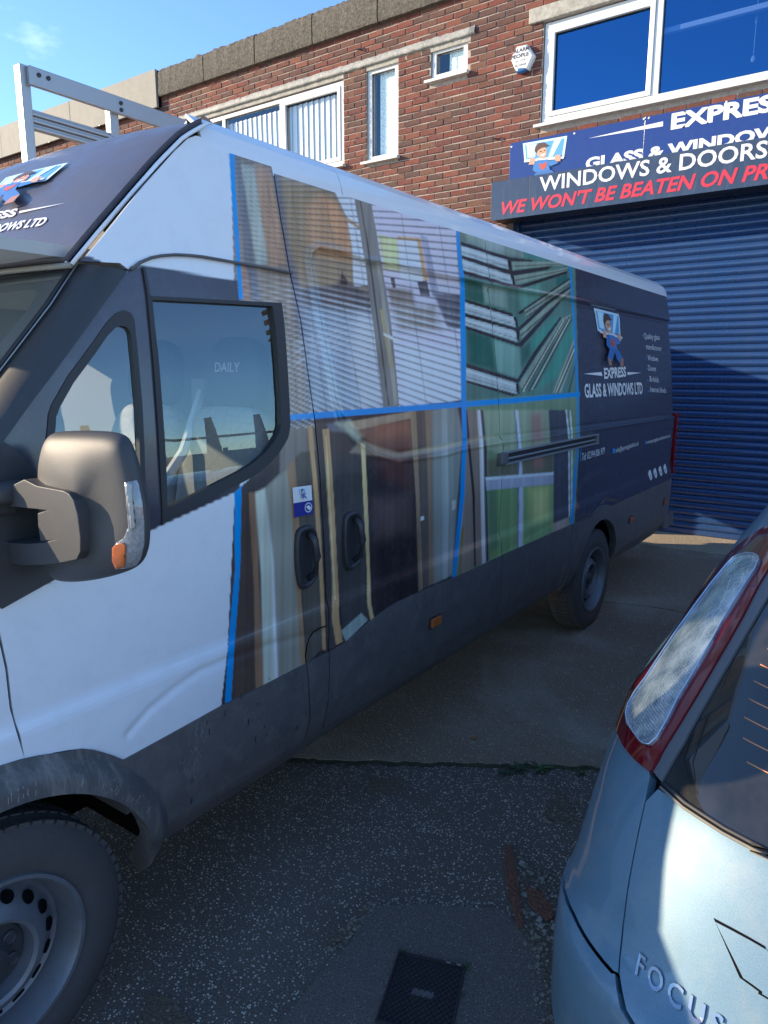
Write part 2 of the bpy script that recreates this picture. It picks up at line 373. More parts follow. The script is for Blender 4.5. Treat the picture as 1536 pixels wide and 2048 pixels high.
# region 1, kitchen seen through blinds
pnt((118,112,106), [(460,290),(930,440),(935,835),(560,860),(540,610),(470,610)], .5, 1, 'r1')
pnt((92,100,120), A_((30,20),(60,30),(190,920),(110,920)), 1.5)
pnt((150,112,84), A_((70,650),(110,760),(130,920),(80,920)), 1.5)
pnt((146,166,172), A_((70,90),(150,100),(240,700),(160,700)), 4)
pnt((158,128,100), A_((150,90),(245,110),(350,700),(240,720)), 5)
pnt((130,122,112), A_((160,720),(370,780),(480,1600),(370,1600)), 8)
pnt((84,94,124), A_((250,80),(300,95),(430,820),(620,1300),(600,1560),(500,1560),(360,760)), 5)
pnt((132,122,100), A_((300,110),(620,200),(760,700),(840,820),(440,850),(370,640)), 10)
pnt((166,134,98), A_((470,330),(560,270),(660,330),(735,480),(760,640),(740,690),(560,660),(470,560)), 12)
pnt((184,138,92), A_((560,280),(650,330),(720,440),(750,640),(700,660),(640,500)), 8)
pnt((196,204,242), A_((620,200),(760,240),(800,480),(860,830),(760,840),(750,600),(720,420),(660,290)), 2)
pnt((168,138,96), A_((700,400),(800,470),(800,490),(700,425)), 1)
pnt((70,72,86), A_((440,850),(620,835),(690,800),(760,830),(900,930),(900,1000),(760,1080),(480,960)), 6)
pnt((40,40,52), A_((690,740),(700,775),(722,800),(722,830),(675,830),(680,785)), .8)
pnt((120,150,190), A_((440,960),(900,1010),(940,1580),(500,1610)), 14)
pnt((168,186,216), A_((780,1000),(920,1040),(950,1580),(800,1590),(740,1250)), 14)
pnt((180,188,232), A_((860,280),(1385,440),(1440,1560),(1040,1590),(940,760)), 1)
pnt((206,200,146), A_((910,520),(1030,545),(1045,740),(950,730)), 3)
pnt((200,208,240), A_((1030,545),(1160,565),(1190,830),(1050,800)), 2)
pnt((190,156,100), A_((1030,530),(1170,540),(1215,800),(1195,830),(1150,560),(1030,550)), 2)
pnt((140,150,196), A_((1170,520),(1215,540),(1290,900),(1240,900)), 3)
pnt((178,186,226), A_((1215,540),(1385,600),(1420,900),(1290,880)), 3)
pnt((74,74,92), A_((1150,810),(1210,800),(1230,900),(1170,890)), 1)
pnt((74,70,84), A_((985,785),(1010,785),(1020,850),(1000,850)), 1)
pnt((120,114,116), A_((960,840),(1120,860),(1150,1000),(990,960)), 6)
pnt((130,126,130), A_((980,950),(1260,960),(1290,1110),(1040,1110)), 14)
pnt((90,92,120), A_((1250,880),(1420,890),(1430,1100),(1340,1100)), 4)
pnt((196,210,240), A_((1030,1200),(1440,1240),(1440,1560),(1060,1590)), 18)
for off in (0, 50, 120): pnt((160,176,206), A_((390,1180+off),(780,1060+off*.7),(780,1075+off*.7),(390,1205+off)), 2, .5)
pnt((112,120,130), A_((755,240),(860,270),(930,690),(990,1050),(1040,1570),(945,1590),(830,690)), .7, 1, 'post')
pnt((70,74,84), A_((788,250),(796,252),(865,680),(980,1570),(972,1570),(855,690)), .5)
pnt((140,146,150), A_((900,690),(925,700),(1035,1560),(1010,1570)), 1)
pnt((150,146,120), A_((918,980),(940,975),(1000,1330),(985,1355)), .7)
pnt((190,200,220), A_((940,1120),(1040,1165),(1035,1185),(945,1140)), .7)
# region 2, glass corner of a tower block
pnt((72,118,118), [(920,440),(1150,510),(1158,790),(925,812)], .5, 1, 'r2')
pnt((84,112,106), B_((100,90),(160,100),(190,290),(105,280)), 3)
pnt((116,144,146), B_((160,110),(720,280),(740,430),(500,400),(180,280)), 6)
pnt((150,176,196), B_((370,270),(520,230),(540,350),(400,370)), 16, .7)
pnt((60,132,132), B_((730,300),(1000,390),(1040,470),(750,440)), 6)
pnt((40,92,88), B_((130,640),(340,690),(350,910),(130,850)), 4)
pnt((112,146,152), B_((340,720),(580,770),(590,960),(360,900)), 4)
pnt((82,146,144), B_((700,760),(920,700),(930,830),(730,980)), 6)
pnt((22,88,84), B_((160,1170),(430,1240),(480,1600),(170,1530)), 10)
pnt((100,152,154), B_((440,1270),(720,1360),(740,1690),(480,1600)), 5)
pnt((44,90,90), B_((720,1360),(830,1300),(830,1420),(740,1540)), 8)
pnt((50,140,134), B_((830,1280),(1060,1050),(1120,1060),(840,1460)), 8)
pnt((50,140,134), B_((1000,1560),(1250,1100),(1290,1200),(1100,1650),(880,1800)), 8)
pnt((34,96,100), B_((1080,640),(1200,600),(1210,690),(1090,730)), 4)
DK = (46,42,48)
for pts in (((105,270),(600,430),(850,462),(850,480),(620,476),(590,462),(115,312)), ((120,410),(600,560),(640,572),(1050,520),(1000,560),(660,622),(620,620),(125,450)),
            ((130,562),(650,715),(720,720),(1200,570),(1200,600),(730,752),(650,745),(135,610)), ((135,855),(640,1010),(645,1045),(135,888)),
            ((145,1000),(690,1160),(1000,880),(1240,730),(1240,745),(1000,920),(700,1200),(650,1180),(145,1040)), ((150,1130),(700,1312),(1110,880),(1130,900),(730,1355),(690,1345),(155,1165)),
            ((170,1520),(690,1680),(860,1400),(1130,1040),(1145,1050),(880,1440),(700,1722),(165,1562)), ((170,1690),(690,1840),(720,1830),(640,1858),(170,1715)),
            ((690,1000),(1230,640),(1235,655),(720,1020))): pnt(DK, B_(*pts), .7)
for pts in (((115,312),(590,462),(605,560),(120,410)), ((125,450),(620,615),(645,715),(130,562)), ((135,888),(650,1045),(680,1150),(145,1000)), ((145,1040),(680,1190),(700,1300),(150,1130)), ((165,1562),(680,1722),(690,1835),(165,1690))):
    pnt((150,176,200), B_(*pts), .8); q = pts; pnt((196,212,230), B_((q[0][0],q[0][1]+22),(q[1][0],q[1][1]+22),(q[1][0],q[1][1]+40),(q[0][0],q[0][1]+40)), .8, .7); pnt((96,112,124), B_((q[3][0],q[3][1]-38),(q[2][0],q[2][1]-30),(q[2][0],q[2][1]-22),(q[3][0],q[3][1]-28)), .6, .8)
for pts in (((590,462),(630,478),(640,562),(605,560)), ((620,618),(650,622),(665,712),(645,715)), ((650,1045),(680,1050),(695,1150),(680,1150)), ((670,1190),(710,1190),(712,1290),(695,1300)), ((670,1720),(705,1724),(712,1835),(690,1838))): pnt((30,28,34), B_(*pts), .6)
for pts in (((632,478),(1150,478),(1215,510),(1000,522),(642,562)), ((655,622),(1100,560),(1215,535),(1200,570),(680,712)), ((760,975),(1235,660),(1240,720),(960,900),(790,1060)), ((715,1190),(1000,925),(1240,750),(1240,800),(1110,880),(735,1270)),
            ((705,1730),(890,1440),(1150,1060),(1250,1010),(1000,1400),(760,1820)), ((1050,1820),(1275,1250),(1290,1400),(1140,1820))):
    pnt((122,150,148), B_(*pts), 1.0)
for a, b in (((760,1000),(1235,690)), ((780,1040),(1240,705)), ((720,1230),(1240,775)), ((760,1790),(1180,1060)), ((800,1800),(1215,1040)), ((860,1770),(1240,1060)), ((1070,1815),(1280,1300)), ((1095,1815),(1285,1370)), ((660,665),(1210,552)), ((640,520),(1200,495)), ((1210,1815),(1290,1480)), ((730,1790),(1150,1075))):
    pnt((58,60,60), B_(a, b, (b[0]+12, b[1]+8), (a[0]+14, a[1]+10)), .6, .85)
for a, b in (((745,1800),(1165,1070)), ((830,1790),(1225,1060)), ((1080,1815),(1285,1330))): pnt((196,208,200), B_(a, b, (b[0]+8, b[1]+5), (a[0]+9, a[1]+6)), .6, .8)
pnt((150,175,170), B_((720,290),(730,292),(750,440),(740,440)), .5)
# region 3, doors and curtains
pnt((50,48,60), [(560,840),(930,800),(935,900),(925,1000),(910,1160),(440,1430),(455,1300),(470,985),(560,900)], .5, 1, 'r3')
pnt((68,60,62), [(470,980),(503,985),(512,1180),(510,1390),(450,1420)], .8)
pnt((120,96,78), [(497,985),(512,985),(519,1180),(527,1380),(511,1385),(508,1180)], 1.2)
pnt((160,182,186), [(510,985),(532,975),(545,1100),(558,1360),(527,1380),(522,1150)], 3)
pnt((206,222,232), [(535,990),(541,985),(556,1200),(556,1360),(549,1362),(545,1150)], 2)
pnt((122,132,134), [(531,975),(578,930),(592,1100),(606,1335),(557,1362),(546,1120)], 4)
pnt((132,112,88), [(572,930),(590,900),(597,1000),(603,1200),(613,1330),(602,1340),(594,1200),(582,1000)], 1.5)
pnt((76,78,80), [(586,860),(628,850),(642,1000),(650,1290),(612,1330),(602,1100)], 1)
pnt((108,110,120), [(580,850),(626,846),(632,900),(600,905),(560,950),(560,900)], 4)
pnt((170,142,98), [(615,850),(624,850),(638,1000),(648,1180),(652,1300),(645,1300),(640,1180),(629,1000)], .8)
pnt((62,64,74), [(628,845),(648,845),(655,1000),(668,1200),(672,1292),(656,1300),(650,1150)], .8)
pnt((170,142,98), [(645,858),(658,856),(668,1000),(678,1200),(678,1235),(686,1284),(672,1290),(664,1240),(664,1150),(655,1000)], .8)
pnt((206,184,136), [(650,870),(653,870),(672,1200),(669,1200)], .8)
pnt((60,64,74), [(658,856),(722,868),(728,1000),(733,1195),(738,1240),(688,1284),(680,1200),(668,1000)], .8)
pnt((130,164,178), [(682,1262),(722,1226),(736,1240),(692,1283)], 1)
pnt((104,120,150), [(650,848),(700,838),(720,868),(660,862)], 4, .6)
pnt((190,170,120), [(721,885),(730,888),(736,1000),(742,1190),(742,1205),(748,1238),(741,1242),(734,1205),(734,1150),(727,1000)], .8)
pnt((46,44,56), [(731,880),(822,870),(832,1000),(835,1185),(790,1206),(750,1238),(742,1190)], 1)
pnt((116,84,74), [(712,858),(822,838),(826,900),(800,930),(745,900)], 6)
pnt((152,136,120), [(690,845),(825,822),(825,836),(715,860)], 2)
pnt((86,56,60), [(745,895),(822,880),(826,980),(770,960)], 18, .7)
pnt((138,122,100), [(820,824),(832,822),(838,900),(840,1000),(846,1178),(837,1184),(832,1000)], .8)
pnt((84,80,82), [(832,822),(852,820),(858,1000),(858,1172),(846,1178),(840,1000)], 1)
pnt((128,110,94), [(850,820),(863,820),(866,1000),(869,1166),(858,1172),(857,1000)], 1.4)
pnt((118,132,142), [(862,820),(915,812),(925,870),(915,1000),(905,1150),(868,1168),(866,1000)], 3)
pnt((150,170,186), [(884,815),(893,815),(898,1000),(895,1155),(884,1160)], 2, .7)
pnt((166,176,184), [(904,1002),(912,1000),(911,1018),(904,1020)], .5)
pnt((220,224,230), [(841,1034),(848,1032),(848,1040),(841,1042)], .5)
# region 4, a window onto a lawn
pnt((100,132,108), [(925,800),(1158,785),(1160,880),(1148,1060),(910,1160),(912,1140),(930,1000)], .5, 1, 'r4')
pnt((124,114,112), C_((935,0),(1040,0),(1060,190),(1070,765),(920,840),(945,300)), 2)
pnt((120,108,60), C_((930,600),(945,590),(925,840),(915,845)), 2)
for q in (((948,0),(958,0),(975,185),(998,440),(1003,800),(995,805),(985,440),(962,190)),): pnt((48,42,46), C_(*q), .8)
pnt((180,184,196), C_((1008,0),(1022,0),(1040,180),(1045,790),(1035,790),(1020,190)), 1.2)
pnt((50,54,80), C_((1030,0),(1040,0),(1058,185),(1068,780),(1058,780),(1046,190)), .8)
pnt((190,200,232), C_((1018,0),(1024,0),(1040,180),(1052,780),(1046,785),(1030,190)), .7)
pnt((128,152,134), C_((1042,0),(1380,0),(1390,170),(1130,230),(1062,200)), 4)
pnt((150,84,104), C_((1290,30),(1335,20),(1345,150),(1300,160)), 14, .8)
pnt((96,100,84), C_((1062,255),(1400,195),(1400,325),(1062,345)), 5)
pnt((150,100,100), C_((1290,190),(1340,180),(1345,290),(1300,300)), 12, .8)
pnt((106,150,96), C_((1062,410),(1400,388),(1398,600),(1075,770)), 2)
pnt((86,128,96), C_((1062,410),(1110,408),(1120,700),(1075,730)), 6)
pnt((160,186,104), C_((1270,395),(1390,385),(1380,560),(1290,580)), 14)
pnt((206,200,128), C_((1290,420),(1370,400),(1370,530),(1300,535)), 14, .6)
pnt((122,176,112), C_((1070,770),(1398,575),(1398,625),(1075,800)), 4, .7)
pnt((172,190,226), C_((1203,0),(1218,0),(1235,170),(1245,450),(1243,705),(1218,718),(1222,300),(1218,170)), 1.2)
pnt((86,106,150), C_((1199,0),(1204,0),(1221,170),(1225,300),(1221,715),(1215,718),(1215,170)), .8)
pnt((148,162,200), C_((1050,345),(1402,318),(1402,378),(1058,412)), 1.5)
pnt((196,208,236), C_((1050,345),(1402,318),(1402,332),(1058,360)), 1)
pnt((66,72,92), C_((1375,0),(1465,0),(1478,170),(1480,545),(1400,585),(1402,200),(1385,170)), 1.5)
pnt((154,148,144), C_((1395,582),(1476,550),(1484,590),(1398,640)), 1.5)
for a, b, c in ((1462,1476,1478),(1482,1492,1490)): pnt((196,206,234), C_((a,0),(a+6,0),(b+6,120),(c+6,545),(c,548),(b,130)), .6)
pnt((206,196,178), [(672,846),(700,842),(724,872),(716,884)], 7, .6)  # soft cream reflection painted over the print
pnt((190,180,160), [(700,905),(800,918),(920,892),(990,876),(988,868),(920,880),(800,906),(720,880)], 4, .35)  # faint reflection band along the belt crease, painted into the colour
pnt((150,96,70), [(745,850),(815,842),(818,862),(760,880)], 8, .6)
pnt((96,84,90), [(745,1000),(820,990),(822,1060),(750,1080)], 24, .5)
pnt((30,28,38), [(748,1090),(832,1070),(835,1180),(760,1225)], 22, .6)
pnt((206,214,216), [(1290,840),(1310,838),(1306,960),(1290,960)], 2, .0)
# lower navy / brown edges of the print, stripes on top
BLUE = (.0, .33, .78)
for q in ([(458,298),(468,299),(471,370),(478,480),(486,598),(478,600),(470,480),(462,370)], [(469,978),(483,972),(480,1140),(468,1300),(462,1402),(450,1406),(456,1300),(470,1140)],
          [(560,829),(583,828),(1034,795),(1160,784),(1160,793),(1034,806),(583,841),(560,842)], [(911,446),(918,448),(921,500),(929,560),(932,700),(932,800),(934,870),(929,990),(912,1152),(904,1156),(920,990),(925,880),(922,790),(921,700),(920,560),(914,500)],
          [(1137,515),(1141,517),(1147,600),(1150,640),(1157,790),(1158,870),(1152,960),(1146,1046),(1140,1050),(1148,950),(1155,880),(1153,790),(1147,660)]): pnt(BLUE, q, 1.2)
MAXS = []
def wrap_col(u, v, P):
    X, Yp = project(P); C = np.tile(np.array(WHITE), (len(X), 1))
    if X.min() > 1150: C[:] = W(52, 56, 80)
    r1_mask = np.zeros(len(X)); post = np.zeros(len(X))
    def over(col, w_):
        nonlocal C
        C = C*(1-w_[:, None]) + np.asarray(col)[None]*w_[:, None]
    for col, pts, soft, a, sub in PAINT:
        A = np.array(pts); m = (X > A[:, 0].min()-soft) & (X < A[:, 0].max()+soft) & (Yp > A[:, 1].min()-soft) & (Yp < A[:, 1].max()+soft)
        if not m.any(): continue
        w_ = np.zeros(len(X)); w_[m] = sm01(sdist(X[m], Yp[m], pts)/(2*soft)+.5)
        if sub == 'r1': r1_mask = w_.copy()
        if sub == 'post': post = w_.copy()
        if sub == 'r2' and r1_mask.any():      # blinds go over everything painted so far in region 1
            C = slats(X, Yp, C, r1_mask*(1-post)); r1_mask = r1_mask*0
        over(col, w_*a)
    if r1_mask.any(): 
        C = slats(X, Yp, C, r1_mask*(1-post))
        for col, pts, soft, a, sub in PAINT[-5:]:
            over(col, sm01(sdist(X, Yp, pts)/(2*soft)+.5))
    m_ = ((X > 470) & (X < 1150)).astype(float)*(np.abs(C-np.array(WHITE)).sum(1) > .05)*(C[:, 2] < .6)
    g_ = .07*np.sin(X*.21+1.3*np.sin(X*.043))+.05*np.sin(X*.53+Yp*.006)+.08*np.sin(X*.031+Yp*.013)*np.cos(Yp*.021-X*.008)+.05*np.sin(Yp*.05+X*.017)
    C = C*(1+(g_*m_)[:, None])
    # the cab: white below and above, navy frame round the windows
    nav = [(150,500),(252,545),(262,533),(290,531),(475,562),(478,600),(600,612),(590,900),(480,975),(469,985),(325,1050),(103,1163),(-60,1240),(-200,1200),(-200,700)]
    over(W(50, 54, 76), sm01(sdist(X, Yp, nav)/2.4+.5)*(X < 480)*(u < 1.9))
    return np.clip(C, .004, .9)
def slats(X, Yp, C, mk):
    k, m0 = .00096, -.363; dx = X-743
    v0 = (Yp - m0*dx)/(1+k*dx)
    per = 12.6; ph = (v0/per) % 1.0
    low = sm01((v0-575)/50)
    near = sm01((X-480)/220)
    dark = sm01((.5-abs(ph-.5))/.10-1.5+.0*ph)
    dk = np.exp(-((ph-.5)/.13)**2); hi = np.exp(-((((ph+.33) % 1)-.5)/.2)**2)
    base = C.copy()
    wdk = mk*(.78*(1-low) + .72*low)*dk*(.45+.55*near)
    C = C*(1-wdk[:, None]) + np.array(W(52, 56, 72))[None]*wdk[:, None]
    whi = mk*low*hi*.75*(.35+.65*near)
    C = C*(1-whi[:, None]) + np.array(W(206, 220, 244))[None]*whi[:, None]
    wh2 = mk*(1-low)*hi*.18
    C = C*(1-wh2[:, None]) + np.array(W(170, 176, 190))[None]*wh2[:, None]
    for cx, s_ in ((530, .14), (575, .16), (640, .17), (690, .16), (790, .13), (860, .15)):          # ladder cords
        d = X-(cx+s_*(Yp-330)); c_ = np.exp(-(d/1.3)**2)*.4*mk; C = C*(1-c_[:, None]) + np.array(W(90, 94, 108))[None]*c_[:, None]
    return C

# ---- outlines
def crv(f, a, b, n): return [f(a+(b-a)*i/n) for i in range(n+1)]
gut = [(165,522),(200,480),(230,443),(260,405),(290,369),(320,335),(350,301),(375,277),(392,271),(408,276),(436,288),(458,299)]
arch_line = [(579,547),(530,537),(475,527),(430,519),(400,514),(372,511),(345,510),(318,512),(298,516),(275,526),(258,540)]
Yg = lambda Z: 1.885 - .0*Z                                   # cab door / side door gap
gap_px = [(541,325),(560,437),(579,547),(600,640),(614,740),(628,837),(640,980),(647,1090),(652,1200),(656,1302)]
gapYZ = [YZ(*p) for p in gap_px]
ROOFL = 2.405                                                 # roof line of the side panels
clad_mid = [(658,1302.6),(674,1296),(690,1284),(706,1271),(721,1258),(736,1244),(752,1232),(773,1216),(794,1203.6),(815,1194),(836,1185),(870,1170),(909,1154),(955,1133),(1003,1110)]
Y_SD = YZ(1003,1110)[0]
print('Y_SD', Y_SD, 'gap', [tuple(round(a,2) for a in g) for g in gapYZ][::3], 'gut', [tuple(round(a,2) for a in YZ(*g)) for g in gut][::3])
win_out = [(298,592),(420,599),(562,606),(567,647),(574,740),(578,813),(579,855),(575,875),(567,890),(556,907),(542,922),(522,941),(500,956),(458,978),(400,1008),(325,1047),(324,980),(322,897),(316,810),(310,730),(303,650)]
win_in = [(303,600),(420,606),(544,613),(549,650),(556,740),(560,800),(561,850),(556,868),(548,882),(530,905),(505,926),(480,942),(440,962),(400,983),(333,1016),(332,960),(329,897),(323,810),(317,730),(308,650)]
q_out = [(246,623),(232,628),(214,646),(183,690),(137,752),(105,808),(97,830),(96,850),(84,947),(110,1060),(285,1040),(291,1020),(288,930),(283,813),(275,720),(267,642),(260,628)]
Zp = lambda *pts: [YZ(*p) for p in pts]
fl1 = [(0,1537),(25,1529),(50,1521),(80,1512),(109,1505),(137,1500),(164,1497),(186,1499),(205,1504),(227,1511),(246,1519)]
door_front = [(.62,1.30),(.70,1.36),(.755,1.28),(.770,1.18),(.779,1.10),(.781,1.00),(.787,.93)]
L2 = Zp((250,543),(200,612),(150,681),(100,749),(50,815),(2,882))
door = Zp(*arch_line[::-1]) ; door = Zp(*arch_line) + L2 + door_front + Zp(*fl1[2:]) + Zp((343,1466),(440,1412),(530,1368),(612,1326),(656,1303)) + gapYZ[-2:1:-1]
def ring_join(out, inn):        # polygon with a hole, joined by a seam from out[0] to the nearest inner point
    k = min(range(len(inn)), key=lambda i: (inn[i][0]-out[0][0])**2+(inn[i][1]-out[0][1])**2)
    inn = inn[k:]+inn[:k]
    def area(p): return sum(p[i-1][0]*p[i][1]-p[i][0]*p[i-1][1] for i in range(len(p)))
    if area(out)*area(inn) > 0: inn = [inn[0]]+inn[:0:-1]
    return out + [out[0]] + inn + [inn[0]]
# door with two glass openings: cut along seams
def rot_to(out, pt):
    k = min(range(len(out)), key=lambda i: (out[i][0]-pt[0])**2+(out[i][1]-pt[1])**2); return out[k:]+out[:k]
wo_, qo_ = Zp(*win_out), Zp(*q_out)
wo_cut = [(a-(a-1.5)*.012, b-(b-1.7)*.012) for a, b in wo_]
d1 = ring_join(rot_to(door, wo_cut[9]), wo_cut)
d1 = ring_join(rot_to(d1, qo_[3]), qo_)
col = wrap_col
panel('cab_door', F_side, d1, M['wrap'], van, .005, .006, colfn=col)
panel('cab_side_panel', F_side, Zp(*gut) + gapYZ[:3] + Zp(*arch_line) + Zp((240,526),(200,524)), M['wrap'], van, .005, .005, colfn=col)
sd_poly = [(Yt, Zt) for Yt, Zt in [(a+.006, b) for a, b in gapYZ]] + Zp(*clad_mid) + [(Y_SD, 1.6), (Y_SD, ROOFL)]
sd_poly[0] = (sd_poly[0][0], ROOFL)
panel('side_door', F_side, sd_poly, M['wrap'], van, .006, .0045, colfn=col)
def circ(cy_, cz_, r, a0, a1, n=20): return [(cy_+r*math.cos(R(a0+(a1-a0)*i/n)), cz_+r*math.sin(R(a0+(a1-a0)*i/n))) for i in range(n+1)]
HF, HR = (.688, .352), (4.81, .355)
rear_out = [(Y_SD+.006, ROOFL), (Y_SD+.006, YZ(1003,1110)[1])] + Zp((1060,1086),(1134,1053)) 
Ywl = rear_out[-1][0]
rear_out += [(4.30, .84)] + circ(*HR, .515, 105, 62, 10) + [(5.13, .842), (6.40, .842), (6.84, .85), (6.86, 1.4), (6.85, 2.0), (6.82, ROOFL)]
panel('rear_side_panel', F_side, rear_out, M['wrap'], van, .014, .006, colfn=col)

# ---- lower grey cladding
c1 = Zp((246,1519),(343,1466),(440,1412),(530,1368),(610,1327)) + [(1.80, .56), (1.79, .40)] + [(1.145, .38), (1.15, .46)] + circ(*HF, .515, 18, 54, 8)
c1 = [p for p in c1]
K = dict(off=.006, rim=.02)
panel('sill_cladding', F_side, c1, M['clad'], van, .02, .01, **K)
g0 = YZ(612,1326); g1 = YZ(656,1303)
panel('sill_cladding', F_side, [g0, g1, (g1[0]-.005, .60), (g1[0]-.02, .42), (1.80, .40), (1.81, .56)], M['clad'], van, .02, .01, **K)
panel('sill_cladding', F_side, [(g1[0]+.006, g1[1])] + Zp(*clad_mid[1:]) + [(Y_SD, .60), (Y_SD-.03, .43), (g1[0]+.0, .42), (g1[0]+.003, .6)], M['clad'], van, .02, .01, **K)
zc = YZ(1003,1110)[1]
panel('sill_cladding', F_side, [(Y_SD+.006, zc), (Ywl, .842), (4.27, .842), (4.29, .70), (4.27, .55), (4.20, .45), (Y_SD-.02, .43), (Y_SD+.006, .6)], M['clad'], van, .02, .01, **K)
panel('rear_cladding', F_side, [(5.32, .845), (6.40, .845), (6.84, .85), (6.86, .6), (6.80, .42), (6.5, .345), (5.9, .34), (5.36, .36), (5.36, .6)], M['clad'], van, .02, .01, **K)
panel('wheel_arch_flare', F_side, circ(*HR, .425, -6, 186, 40) + [(4.26, .40), (4.275, .84)] + circ(*HR, .525, 112, 68, 10) + [(5.13, .845), (5.315, .845), (5.35, .6), (5.35, .36)], M['clad'], van, .015, .012, off=.012, rim=.05)
def F_flare(u, v):
    p = F_side(u, v); r = np.hypot(u-HF[0], v-HF[1]); p[..., 0] += .035*sm01((.53-r)/.06) ; return p
fl = circ(*HF, .44, -4, 150, 40) + circ(*HF, .53, 150, 70, 16) + Zp(*fl1[6:]) + circ(*HF, .515, 52, -2, 14)
panel('wheel_arch_flare', F_flare, fl, M['flare'], van, .012, .010, off=.006, rim=.06)
# front wing ahead of the door, and the nose beyond the frame
wing = [(.781, .93), (.775, 1.0), (.773, 1.10), (.764, 1.18), (.748, 1.28), (.69, 1.352), (.60, 1.29), (.30, 1.19), (-.1, 1.10), (-.3, 1.0), (-.36, .60), (.19, .60)] + circ(*HF, .53, 150, 92, 12) + Zp(*fl1[:3])
panel('front_wing', F_side, wing, M['white'], van, .03, .02)
panel('front_bumper', F_side, [(.20, .60), (-.36, .60), (-.36, .34), (.24, .32)], M['clad'], van, .03, .02, off=.005)

# ---- dark backing behind the gaps and inside the wheel arches
def F_back(u, v): p = F_side(u, v); p[..., 0] -= .035; return p
bk = Zp(*arch_line) + L2 + [(.70, 1.28), (.78, .93)] + [(1.2, .75), (1.3, .55), (1.3, .46), (4.2, .5), (4.27, .80), (5.4, .80), (5.4, .42), (6.8, .45), (6.82, ROOFL), (1.95, ROOFL), gapYZ[0]] + gapYZ[1:2]
def grow(p, c, k): return [(c[0]+(a-c[0])*k, c[1]+(b-c[1])*k) for a, b in p]
bk = ring_join(rot_to(bk, wo_[2]), grow(wo_, (1.5, 1.7), 1.03)); bk = ring_join(rot_to(bk, qo_[3]), qo_)
panel('inner_shell', F_back, bk, M['void'], van, .1, .05, rim=0)

# ---- glazing in the cab door
so, si = Zp(*win_out), Zp(*win_in)
panel('window_seal', F_side, ring_join(so, si), M['rubber'], van, .02, .02, off=.004, rim=.02)
panel('door_window', F_side, [(a+(a-1.5)*.03, b+(b-1.7)*.03) for a, b in si], M['glass'], van, .05, .05, off=-.010, rim=0)
qi = grow(qo_, (1.08, 1.62), .88)
panel('quarter_window_seal', F_side, ring_join(grow(qo_, (1.08, 1.62), 1.01), qi), M['rubber'], van, .02, .02, off=.003, rim=.015)
panel('quarter_window', F_side, grow(qo_, (1.08, 1.62), .92), M['glass'], van, .05, .05, off=-.006, rim=0)
div = Zp((288,536),(298,592),(303,650),(310,730),(316,810),(322,897),(325,1047),(322,1050),(316,900),(311,815),(305,735),(298,655),(292,592),(283,536))
panel('door_frame_strip', F_side, div, M['rubber'], van, .02, .02, off=.006, rim=.01)
# black corner plate under the quarter window where the mirror stands
mp_poly = Zp((300,1058),(100,1161)) + [(.775, 1.245), (.70, 1.33), (.62, 1.30)] + Zp((2,882),(30,900),(80,960),(108,1062),(290,1043))
panel('mirror_base_plate', F_side, mp_poly, M['mirrorp'], van, .03, .03, off=.008, rim=.015)
# gutter trim over the door
mb = MB()
pts = [Vector(F_side(np.array([a]), np.array([b]))[0])+Vector((.010, 0, 0)) for a, b in Zp(*arch_line)]
mb.tube(pts, .0045, 6); mb.build('gutter_trim', M['clad'], van, smooth=True)

# ---- A pillar, windscreen, cap, roof
def lerpl(P, t):
    P = np.asarray(P, float); n = len(P)-1; x = np.clip(np.asarray(t)*n, 0, n-1e-9); i = x.astype(int); f = (x-i)[..., None]; return P[i]*(1-f)+P[i+1]*f
L2p = np.array([[float(S(a, b))+.012, a, b] for a, b in [(.56, 1.28)]+[tuple(q) for q in L2[::-1]]])
def L1at(Z): return np.array([-.155-.0*Z, .895+(Z-1.77)*.878, Z])
L1p = np.array([L1at(z) for z in L2p[:, 2]]); L1p[-1] = [-.165, 1.128, 2.043]
Vv = []; Ff = []; nseg = len(L2p)
for i in range(nseg):
    a, b = L1p[i], L2p[i]; mid = (a+b)/2+np.array([.022, -.012, 0]); q1 = (a*3+b)/4+np.array([.016, -.012, 0]); q3 = (a+3*b)/4+np.array([.018, -.004, 0])
    Vv += [a-np.array([.02, -.02, 0]), a, q1, mid, q3, b, b-np.array([.02, 0, 0])]
for i in range(nseg-1):
    for k in range(6): Ff.append((i*7+k, i*7+k+1, (i+1)*7+k+1, (i+1)*7+k))
pm = mesh('windscreen_pillar', Vv, Ff, M['mirrorp'], smooth=True); pm.set_sharp_from_angle(angle=R(50)); link('windscreen_pillar', pm, van)
mb = MB(); mb.tube([p+np.array([-.004, -.010, 0]) for p in L1p], .006, 6); mb.build('windscreen_trim', M['rubber'], van, smooth=True)
mb = MB(); mb.tube([p+np.array([.008, -.006, 0]) for p in L1p], .0022, 5); mb.build('pillar_edge_strip', M['alu'], van, smooth=True)
def F_ws(u, v):                     # u across 0..1, v height
    x0 = -.17; x1 = -1.85; X = x0+(x1-x0)*u; bul = .16*(1-(2*u-1)**2)*np.clip((2.08-v)/.75, .12, 1)
    return np.stack([X, .895+(v-1.77)*.878-.012-bul, v+0*X], -1)
panel('windscreen', F_ws, [(0, 1.22), (1, 1.22), (1, 2.03), (0, 2.03)], M['screen'], van, .05, .05, rim=0)
frit = ring_join([(0, 1.22), (1, 1.22), (1, 2.04), (0, 2.04)], [(.035, 1.30), (.965, 1.30), (.965, 1.93), (.955, 1.975), (.93, 1.985), (.07, 1.985), (.045, 1.975), (.035, 1.93)])
panel('windscreen_surround', F_ws, frit, M['navy'], van, .04, .04, off=.003, rim=0)
